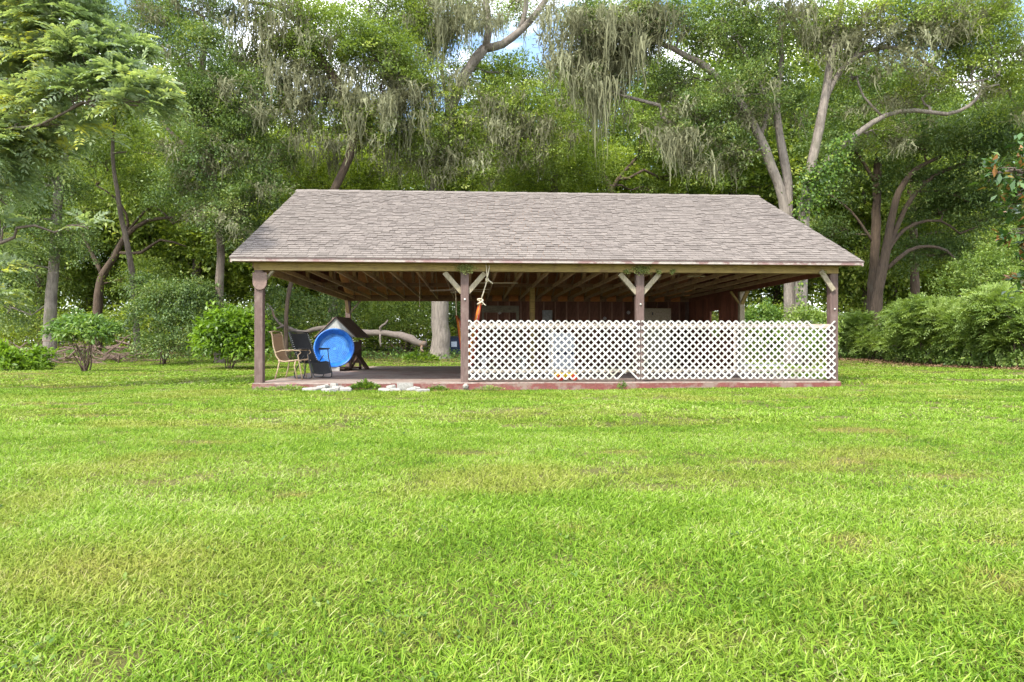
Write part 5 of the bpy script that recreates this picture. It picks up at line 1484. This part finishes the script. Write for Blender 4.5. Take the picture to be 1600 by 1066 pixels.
# hedge: seven overgrown feathery shrubs in a row, nearer towards the right
hl = ["the first shrub of the hedge, farthest off beside the pavilion's corner post",
      "second shrub of the overgrown hedge counting from the pavilion, low and pale",
      "third shrub of the overgrown hedge counting from the pavilion, taller than its neighbour",
      "fourth shrub of the overgrown hedge, dark stems showing under its arching sprays",
      "fifth shrub of the overgrown hedge counting from the pavilion, the broadest",
      "sixth shrub of the overgrown hedge, showing most stems in its shaded middle",
      "last shrub of the overgrown hedge, cut off by the photo's edge"]
hs = [(1335, 34, 500, 34, 1.9), (1372, 31.5, 490, 40, 2.0), (1415, 29.5, 480, 44, 2.0), (1462, 27.5, 474, 50, 2.0), (1512, 25.8, 466, 54, 2.0), (1560, 24.2, 458, 56, 2.0), (1622, 22.5, 460, 62, 2.0)]
protos = []
for v in range(2):
    rng = random.Random(60 + v)
    root = thing("hedge_shrub", "x", "shrub")
    bl = []
    for k in range(9):
        a = k * 0.7 + v
        bl.append((math.cos(a * 1.9) * 0.85, math.sin(a * 2.3) * 0.6, 0.55 + 1.15 * ((k * 5 + v) % 9) / 8, 0.62, 0.6, 0.30))
    for k in range(9):
        b = bl[k]
        p = limb_path(Vector((rng.uniform(-0.5, 0.5), rng.uniform(-0.3, 0.3), -0.05)), Vector((b[0], b[1], b[2])), rng, 0.2, 5, 0.08)
        MB().tube(p, [0.035, 0.03, 0.025, 0.02, 0.014, 0.008], 6).build("stem", M['bark_dark'], root, smooth_=True)
    V, F, T = frond_crown(bl, 460, 0.34, 6, 0.11, 0.42, 70 + v, low=-0.25, droop=0.30, out=1.0, inner=0.4)
    V2, F2, T2 = crown_leaves([(0, 0, 0.25, 1.1, 0.7, 0.22)], 110, 12, 0.2, 0.10, 80 + v, wratio=0.6, tone0=0.3)
    F2 = F2 + len(V)
    V = np.concatenate([V, V2]); F = np.concatenate([F, F2]); T = np.concatenate([T, T2])
    V[:, 2] = np.maximum(V[:, 2], 0.02)
    add("foliage", np_mesh("foliage", V, F, M['hedge'], T), root)
    protos.append(root)
for i, (px, D, ytop, wpx, h0) in enumerate(hs):
    x = (px - 800) / FPX * D
    hgt = CAM_H + (537 - ytop) / FPX * D - float(gz(x, D))
    s = hgt / 1.95
    sw = wpx / FPX * D / 1.25
    if i < 2: o = protos[i]; o.location = G(x, D); o.rotation_euler = (0, 0, i * 2.0); o.scale = (sw, max(sw, 1.0), s)
    else: o = copy_tree(protos[i % 2], G(x, D), i * 1.9, (sw, max(sw, 1.0), s))
    o["label"] = hl[i]; o["group"] = "shrubs of the overgrown hedge"
# taller growth behind the hedge at the photo's edge
bush("leafy_bush", "tall pale green growth rising behind the hedge at the photo's edge", "bush", 1560, 30,
     [sb(1540, 430, 30, 50, 30), sb(1590, 400, 30, 50, 35), sb(1600, 450, 29, 50, 35), sb(1500, 460, 31, 40, 25)], 700, 16, 0.4, 0.13, 16, 'hedge', 6, stem_r=0.04)

# ------------------------------------------------------------------ fallen tree, brush, bin, litter
def fallen():
    D = 31.0
    root = thing("fallen_log", "grey fallen tree trunk propped slantwise beside the great oak with broken limbs", "fallen log", G(at(655, 545, D).x, D))
    off = root.location
    rng = random.Random(2)
    def tb(name, pts, n=9, wob=0.10):
        P, r = path(D, *[(q[0], q[1], q[2] * 0.62, (q[3] if len(q) > 3 else 0) * 0.6 - 0.5) for q in pts])
        Q, rr = resample(P, r, 0.3, rng, wob)
        MB().tube([q - off for q in Q], rr, n).build(name, M['log'], root, smooth_=True)
    tb("trunk", [(664, 538, 0.20, -1.0), (650, 534, 0.26, -0.8), (635, 527, 0.30, -0.6), (615, 522, 0.24), (590, 520, 0.21, 0.2), (565, 518, 0.20, 0.5), (540, 513, 0.19, 0.8), (510, 512, 0.17, 1.2), (470, 520, 0.15, 1.5), (450, 512, 0.13, 1.8)], 12, 0.16)
    tb("limb", [(470, 522, 0.12, 1.6), (450, 514, 0.11, 1.8), (436, 505, 0.10, 2), (428, 495, 0.09, 2), (424, 482, 0.07, 2), (417, 475, 0.05, 2)])
    tb("limb", [(442, 510, 0.07, 1.8), (425, 516, 0.06, 1.6), (415, 520, 0.04, 1.4)])
    tb("limb", [(596, 520, 0.10, 0.1), (594, 512, 0.09), (602, 506, 0.07, -0.1), (606, 500, 0.05, -0.1)])
    tb("limb", [(594, 522, 0.08), (594, 532, 0.07, -0.2), (595, 542, 0.04, -0.3)])
    tb("limb", [(560, 517, 0.12, 0.6), (535, 505, 0.11, 0.7), (519, 498, 0.10, 0.7)])
    tb("limb", [(660, 540, 0.10, -1), (658, 546, 0.08, -1.2), (662, 550, 0.05, -1.3)])
fallen()

def brush_pile(label, px, D, w, h, n, seed):
    x = (px - 800) / FPX * D
    root = thing("brush_pile", label, "brush pile", G(x, D))
    rng = random.Random(seed)
    for k in range(n):
        a = Vector((rng.uniform(-w, w), rng.uniform(-0.8, 0.8), rng.uniform(0.0, h) * 0.8))
        ang = rng.uniform(-0.5, 0.7); L = rng.uniform(0.7, 2.2)
        b = a + Vector((math.cos(ang) * L * rng.choice((-1, 1)), rng.uniform(-0.4, 0.4), abs(math.sin(ang)) * L * 0.8))
        a.z = max(a.z, 0.03)
        p = limb_path(a, b, rng, 0.2, 5)
        r = rng.choice((0.012, 0.02, 0.03, 0.05))
        MB().tube(p, [r, r * 0.9, r * 0.8, r * 0.65, r * 0.5, r * 0.3], 5).build("branch", M['twig'], root)
brush_pile("brown heap of dead branches behind the tall pale trunk", 32, 28.5, 1.2, 0.8, 34, 1)
brush_pile("brown heap of dead branches behind the round-topped shrub", 185, 31, 1.0, 0.9, 34, 2)
brush_pile("low scatter of dead sticks at the wood's edge beneath the dark olive bush", 140, 29.5, 1.2, 0.3, 14, 3)

def bin_():
    t = thing("garden_bin", "dark blue plastic bin with a pale label behind the great oak", "bin", G(at(714, 545, 39).x, 39))
    MB().prism([(-0.36, 0), (0.36, 0), (0.42, 0.95), (-0.42, 0.95)], 'y', -0.3, 0.3).build("body", M['bin'], t)
    MB().b3(-0.45, 0.45, -0.34, 0.34, 0.96, 1.02).build("lid", M['bin'], t)
    MB().b3(-0.30, 0.02, -0.312, -0.303, 0.42, 0.72).build("label_plate", M['bin_label'], t)
bin_()

def litter():
    rng = np.random.default_rng(31)
    n = 26000
    x = rng.uniform(-30, 30, n); y = rng.uniform(23, 44, n)
    edge = 28.5 + 2.5 * np.sin(x * 0.35) - 0.13 * np.clip(x - 8, 0, 20) * 1.6
    keep = rng.random(n) < smooth(-1.2, 2.0, y - edge) * 0.9 + 0.03
    keep &= fbm(x * 0.5, y * 0.9, 3) > 0.38
    x, y = x[keep], y[keep]
    # hedge foot
    t = rng.random(5000); hx = 15.5 + (16.8 - 15.5) * t + rng.normal(0, 0.6, 5000); hy = 33 - 12 * t + rng.normal(0, 0.4, 5000) - 0.3
    x = np.concatenate([x, hx]); y = np.concatenate([y, hy]); n = len(x)
    P = np.stack([x, y, gz(x, y) + 0.02 + rng.random(n) * 0.05], 1)
    L_ = rng.uniform(0.04, 0.09, n)
    V, F = leaf_quads(P, rng.normal(0, 1, (n, 3)) * np.array([1, 1, 0.25]), np.array([0, 0, 1.0]) + rng.normal(0, 0.35, (n, 3)), L_, L_ * 0.55)
    add("leaf_litter", np_mesh("leaf_litter", V, F, M['litter'], rng.random(n)), None, "stuff")
litter()

def lawn_weeds():
    rng = np.random.default_rng(8)
    n = 420
    y = 1.8 + 14 * rng.random(n) ** 1.3; x = (rng.random(n) * 2 - 1) * (0.8 * y + 1)
    k = (fbm(x * 0.8, y * 0.8, 33) > 0.5) & (y < 13.2); x, y = x[k], y[k]; n = len(x); per = 9
    P = np.repeat(np.stack([x, y, gz(x, y) + 0.012], 1), per, 0); N = n * per
    a = rng.random(N) * 6.283
    d = np.stack([np.cos(a), np.sin(a), rng.uniform(0.15, 0.9, N)], 1)
    L_ = rng.uniform(0.012, 0.030, N)
    P = P + rng.normal(0, 0.02, (N, 3)) * np.array([1, 1, 0]) + np.array([0, 0, 1]) * (rng.random(N) * 0.015)[:, None]
    V, F = leaf_quads(P, d, np.array([0, 0, 1.0]) + rng.normal(0, 0.3, (N, 3)), L_, L_ * 0.55)
    add("lawn_weeds", np_mesh("lawn_weeds", V, F, M['ivy'], rng.random(N)), None, "stuff")
lawn_weeds()

# weeds by the slab
def weeds(name, label, px, py, D, rx, h, n, leaf, seed, mat='ivy'):
    x = at(px, py, D).x
    root = thing(name, label, "weeds", G(x, D))
    rng = np.random.default_rng(seed)
    N = n
    a = rng.random(N) * 6.28; r = rng.random(N) ** 0.7
    pos = np.stack([np.cos(a) * r * rx, np.sin(a) * r * rx * 0.45, h * (1 - r * 0.7) * rng.random(N) ** 0.6 + 0.02], 1)
    L_ = leaf * rng.uniform(0.6, 1.3, N)
    V, F = leaf_quads(pos, np.stack([np.cos(a), np.sin(a), rng.uniform(0.1, 1.2, N)], 1) + rng.normal(0, 0.4, (N, 3)), np.array([0, 0, 1.0]) + rng.normal(0, 0.4, (N, 3)), L_, L_ * 0.5)
    add("leaves", np_mesh("leaves", V, F, M[mat], np.clip(rng.normal(0.55, 0.2, N), 0, 1)), root)
    for k in range(5):
        e = Vector(pos[k * 7]); MB().tube([(0, 0, -0.02), e * 0.5 + Vector((0, 0, 0.05)), e], [0.006, 0.005, 0.003], 5).build("stem", M['ivy'], root)
weeds("weed_clump", "bushy green weed clump growing among the broken concrete", 570, 605, 13.55, 0.30, 0.20, 420, 0.075, 1)
weeds("weed_clump", "sprawling low weeds at the foot of the slab near the recliner", 450, 606, 13.55, 0.42, 0.09, 260, 0.06, 2, 'hedge')
weeds("weed_clump", "small weeds growing at the slab below the first post", 412, 610, 13.45, 0.28, 0.07, 160, 0.05, 3, 'hedge')
weeds("weed_clump", "weedy tuft between the rubble and the second post", 684, 608, 13.6, 0.22, 0.10, 160, 0.06, 4)
weeds("weed_clump", "low weeds along the slab just past the second post", 765, 606, 13.8, 0.3, 0.08, 160, 0.05, 5, 'hedge')
weeds("weed_clump", "thin upright weed growing against the slab beside the broken lattice", 972, 600, 14.0, 0.07, 0.20, 60, 0.06, 6)
weeds("weed_clump", "tall grassy weeds by the foot of the great oak", 655, 545, 30, 0.8, 0.5, 220, 0.22, 7)

# ------------------------------------------------------------------ grass
def make_grass():
    rng = np.random.default_rng(99)
    def tuft(nb, rad, h, w, seed, flat):
        r = np.random.default_rng(seed)
        a = r.random(nb) * 6.283; q = r.random(nb) ** 0.5 * rad
        base = np.stack([np.cos(a) * q, np.sin(a) * q, np.full(nb, -0.01)], 1)
        yaw = r.random(nb) * 6.283
        d = np.stack([np.cos(yaw), np.sin(yaw), np.zeros(nb)], 1)
        hh = h * r.uniform(0.45, 1.25, nb); lean = r.uniform(0.2, 1.25, nb) * flat
        s = np.stack([-np.sin(yaw), np.cos(yaw), np.zeros(nb)], 1)
        tilt = r.normal(0, 0.5, nb); s = unit(s + np.stack([np.zeros(nb), np.zeros(nb), tilt], 1))
        ww = w * r.uniform(0.6, 1.3, nb)
        V = np.zeros((nb, 7, 3))
        for i, (t, wf) in enumerate(((0, 0.8), (0.4, 1.0), (0.75, 0.75))):
            c = base + d * (hh * lean * t ** 1.6)[:, None] + np.array([0, 0, 1.0]) * (hh * (t - 0.28 * lean * t * t))[:, None]
            V[:, 2 * i] = c - s * (ww * wf / 2)[:, None]; V[:, 2 * i + 1] = c + s * (ww * wf / 2)[:, None]
        V[:, 6] = base + d * (hh * lean)[:, None] + np.array([0, 0, 1.0]) * (hh * (1 - 0.28 * lean))[:, None]
        b = np.arange(nb)[:, None] * 7
        F = np.concatenate([b + np.array([[0, 1, 3, 2]]), b + np.array([[2, 3, 5, 4]]), b + np.array([[4, 5, 6, 6]])], 0)
        V = V.reshape(-1, 3)
        me = bpy.data.meshes.new("tuft")
        me.from_pydata(V.tolist(), [], [tuple(f[:3]) if f[2] == f[3] else tuple(f) for f in F.tolist()])
        me.materials.append(GM)
        at_ = me.attributes.new("tone", 'FLOAT', 'FACE')
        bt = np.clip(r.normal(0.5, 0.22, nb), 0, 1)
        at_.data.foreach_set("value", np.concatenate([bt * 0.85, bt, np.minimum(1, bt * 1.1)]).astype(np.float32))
        me.update()
        return bpy.data.objects.new("grass_tuft", me)
    # material
    GM, nt, out = newmat("grass_blades")
    L = nt.links
    a = nt.nodes.new("ShaderNodeAttribute"); a.attribute_name = "tone"
    dn = nt.nodes.new("ShaderNodeAttribute"); dn.attribute_type = 'INSTANCER'; dn.attribute_name = "dry"
    tn = nt.nodes.new("ShaderNodeAttribute"); tn.attribute_type = 'INSTANCER'; tn.attribute_name = "itone"
    s1 = nt.nodes.new("ShaderNodeMath"); s1.operation = 'ADD'; s1.use_clamp = True
    L.new(a.outputs["Fac"], s1.inputs[0]); L.new(tn.outputs["Fac"], s1.inputs[1])
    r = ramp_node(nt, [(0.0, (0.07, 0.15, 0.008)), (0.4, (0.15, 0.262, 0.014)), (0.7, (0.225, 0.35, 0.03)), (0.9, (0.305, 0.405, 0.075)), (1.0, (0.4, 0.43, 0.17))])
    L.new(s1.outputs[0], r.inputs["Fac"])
    r2 = ramp_node(nt, [(0.0, (0.16, 0.18, 0.025)), (0.5, (0.29, 0.28, 0.05)), (1.0, (0.40, 0.33, 0.12))])
    L.new(a.outputs["Fac"], r2.inputs["Fac"])
    mx = nt.nodes.new("ShaderNodeMixRGB"); L.new(dn.outputs["Fac"], mx.inputs["Fac"])
    L.new(r.outputs["Color"], mx.inputs["Color1"]); L.new(r2.outputs["Color"], mx.inputs["Color2"])
    b = nt.nodes.new("ShaderNodeBsdfPrincipled"); b.inputs["Roughness"].default_value = 0.55; b.inputs["Specular IOR Level"].default_value = 0.18
    L.new(mx.outputs["Color"], b.inputs["Base Color"])
    t = nt.nodes.new("ShaderNodeBsdfTranslucent"); L.new(mx.outputs["Color"], t.inputs["Color"])
    ms = nt.nodes.new("ShaderNodeMixShader"); ms.inputs["Fac"].default_value = 0.35
    L.new(b.outputs["BSDF"], ms.inputs[1]); L.new(t.outputs["BSDF"], ms.inputs[2]); L.new(ms.outputs["Shader"], out.inputs["Surface"])
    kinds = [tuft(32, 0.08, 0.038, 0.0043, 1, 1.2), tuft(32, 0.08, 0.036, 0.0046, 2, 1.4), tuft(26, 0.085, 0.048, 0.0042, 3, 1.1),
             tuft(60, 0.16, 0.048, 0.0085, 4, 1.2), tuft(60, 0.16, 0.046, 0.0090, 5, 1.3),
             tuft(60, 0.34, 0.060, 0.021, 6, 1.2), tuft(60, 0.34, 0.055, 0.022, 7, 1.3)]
    pts, idx, sc, rot, dryb = [], [], [], [], []
    def zone(y0, y1, dens, ks, xm=1.0):
        A = (0.80 * y1 + 1.2) * 2 * (y1 - y0)
        n = int(A * dens)
        x = rng.uniform(-(0.80 * y1 + 1.2), 0.80 * y1 + 1.2, n); y = rng.uniform(y0, y1, n)
        k = np.abs(x) < 0.80 * y + 1.2
        x, y = x[k], y[k]
        # not on the slab
        u = (x - PV.x) * math.cos(R(TH)) + (y - PV.y) * math.sin(R(TH)); v = -(x - PV.x) * math.sin(R(TH)) + (y - PV.y) * math.cos(R(TH))
        mg = 0.10
        k = ~((u > -mg) & (u < PW + mg) & (v > -mg) & (v < PD + mg))
        x, y = x[k], y[k]
        bare = np.maximum(0.8 * smooth(0.70, 0.84, fbm(x * 1.9, y * 1.9, 7)), 0)
        for (bx, by, bw, bh) in ((-13.4, 19.0, 0.7, 0.3), (-6.8, 10.4, 0.6, 0.2), (1.0, 2.05, 0.07, 0.04), (-0.45, 2.3, 0.08, 0.04), (2.0, 2.5, 0.09, 0.04), (-2.4, 2.4, 0.09, 0.05), (-1.2, 2.0, 0.06, 0.03), (0.3, 3.4, 0.1, 0.05), (1.9, 5.2, 0.3, 0.1), (-2.9, 6.4, 0.3, 0.1), (5.6, 5.5, 0.4, 0.12), (-14.8, 20.6, 1.3, 0.5), (-9.6, 14.8, 0.8, 0.3), (-5.4, 8.6, 0.7, 0.16), (-0.4, 5.9, 0.3, 0.12), (12.0, 16.2, 1.2, 0.3), (-2.4, 4.6, 0.2, 0.08), (0.9, 4.3, 0.16, 0.06), (3.6, 3.4, 0.2, 0.08), (2.9, 4.6, 0.25, 0.09), (3.9, 2.95, 0.2, 0.07), (2.2, 3.1, 0.15, 0.06)):
            bare = np.maximum(bare, np.exp(-(((x - bx) / bw) ** 2 + ((y - by) / bh) ** 2)) * 1.1)
        edge = 31 + 2.5 * np.sin(x * 0.35) - 0.13 * np.clip(x - 8, 0, 20) * 1.6
        bare = np.maximum(bare, smooth(0, 7, y - edge) * 0.8)
        k = rng.random(len(x)) > bare * 0.72
        x, y = x[k], y[k]; bare = bare[k]; dryb.append(np.clip(bare * 1.3, 0, 1))
        pts.append(np.stack([x, y, gz(x, y) + 0.0], 1)); m = len(x)
        idx.append(rng.choice(ks, m)); sc.append(rng.uniform(0.75, 1.25, m) * (0.85 + 0.4 * fbm(x * 0.8, y * 0.8, 2)) * (1.0 - 0.25 * smooth(10, 25, y)) * (1 - 0.45 * bare)); rot.append(rng.random(m) * 6.283)
    zone(1.2, 4.2, 700, [0, 1, 2]); zone(4.2, 7.5, 340, [0, 1, 2]); zone(7.5, 14.5, 42, [3, 4]); zone(14.5, 44, 9.5, [5, 6])
    P = np.concatenate(pts); I = np.concatenate(idx).astype(np.int32); S = np.concatenate(sc); Ro = np.concatenate(rot)
    x, y = P[:, 0], P[:, 1]
    arc = np.abs(y - (9.3 - 0.05 * (x + 2.5) ** 2 + 0.25 * np.sin(x * 1.1)))
    dry = 0.75 * np.exp(-(arc / 0.40) ** 2) * smooth(-8, -5, x) * (1 - smooth(1.0, 4.5, x)) * (0.4 + 0.6 * fbm(x * 2, y * 2, 4))
    arc2 = np.abs(y - (12.0 + 0.1 * np.sin(x)))
    dry = np.maximum(dry, 0.6 * np.exp(-(arc2 / 0.6) ** 2) * fbm(x * 1.5, y * 1.5, 9))
    dry = np.maximum(dry, smooth(0.55, 0.80, fbm(x * 0.7 + 3, y * 0.9, 11)) * 0.75)
    dry = dry * 0.85
    dry = np.maximum(dry, 1.0 * np.exp(-(((x + 1.6) / 0.8) ** 2 + ((y - 2.75) / 0.5) ** 2)) * (0.3 + 0.9 * fbm(x * 5, y * 5, 6)))
    for (dx_, dy_, wx, wy) in ((3.0, 3.6, 0.8, 0.25), (0.6, 2.1, 0.4, 0.12), (-0.3, 2.15, 0.3, 0.1), (1.6, 2.4, 0.5, 0.15), (2.7, 2.6, 0.5, 0.2)):
        dry = np.maximum(dry, 0.7 * np.exp(-(((x - dx_) / wx) ** 2 + ((y - dy_) / wy) ** 2)) * fbm(x * 6, y * 6, 16))
    dry = np.maximum(dry, (rng.random(len(x)) < 0.05) * 0.7)
    dry = np.maximum(dry * 0.85, np.concatenate(dryb))
    it = (fbm(x * 0.55, y * 0.8, 21) - 0.5) * 0.50 + (fbm(x * 3.2, y * 4.2, 22) - 0.5) * 0.60 + rng.normal(0, 0.10, len(x)) + 0.0
    me = bpy.data.meshes.new("grass")
    me.vertices.add(len(P)); me.vertices.foreach_set("co", P.astype(np.float32).ravel())
    for nm, dat, ty in (("idx", I, 'INT'), ("sc", S.astype(np.float32), 'FLOAT'), ("rz", Ro.astype(np.float32), 'FLOAT'), ("dry", dry.astype(np.float32), 'FLOAT'), ("itone", it.astype(np.float32), 'FLOAT')):
        a_ = me.attributes.new(nm, ty, 'POINT'); a_.data.foreach_set("value", dat)
    me.update()
    me.materials.append(GM)
    o = add("grass", me, None, "stuff")
    ng = bpy.data.node_groups.new("grass_field", 'GeometryNodeTree')
    ng.interface.new_socket("Geometry", in_out='INPUT', socket_type='NodeSocketGeometry')
    ng.interface.new_socket("Geometry", in_out='OUTPUT', socket_type='NodeSocketGeometry')
    N, K = ng.nodes, ng.links
    gi = N.new("NodeGroupInput"); go = N.new("NodeGroupOutput")
    gj = N.new("GeometryNodeJoinGeometry")
    for kd in reversed(kinds):
        oi = N.new("GeometryNodeObjectInfo"); oi.inputs["Object"].default_value = kd; oi.inputs["As Instance"].default_value = False
        g2 = N.new("GeometryNodeGeometryToInstance")
        K.new(oi.outputs["Geometry"], g2.inputs[0]); K.new(g2.outputs[0], gj.inputs[0])
    mp = N.new("GeometryNodeMeshToPoints"); K.new(gi.outputs[0], mp.inputs["Mesh"])
    ip = N.new("GeometryNodeInstanceOnPoints"); ip.inputs["Pick Instance"].default_value = True
    def attr(nm, ty):
        q = N.new("GeometryNodeInputNamedAttribute"); q.data_type = ty; q.inputs["Name"].default_value = nm; return q.outputs["Attribute"]
    cx = N.new("ShaderNodeCombineXYZ"); K.new(attr("rz", 'FLOAT'), cx.inputs["Z"])
    K.new(mp.outputs["Points"], ip.inputs["Points"]); K.new(gj.outputs[0], ip.inputs["Instance"])
    K.new(attr("idx", 'INT'), ip.inputs["Instance Index"]); K.new(cx.outputs[0], ip.inputs["Rotation"]); K.new(attr("sc", 'FLOAT'), ip.inputs["Scale"])
    K.new(ip.outputs[0], go.inputs[0])
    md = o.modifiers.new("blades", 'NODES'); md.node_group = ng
    print("grass tufts", len(P))
make_grass()
print("tris", sum(len(me.polygons) * (2 if len(me.polygons) > 2000 else 1.8) for me in bpy.data.meshes if me.users))
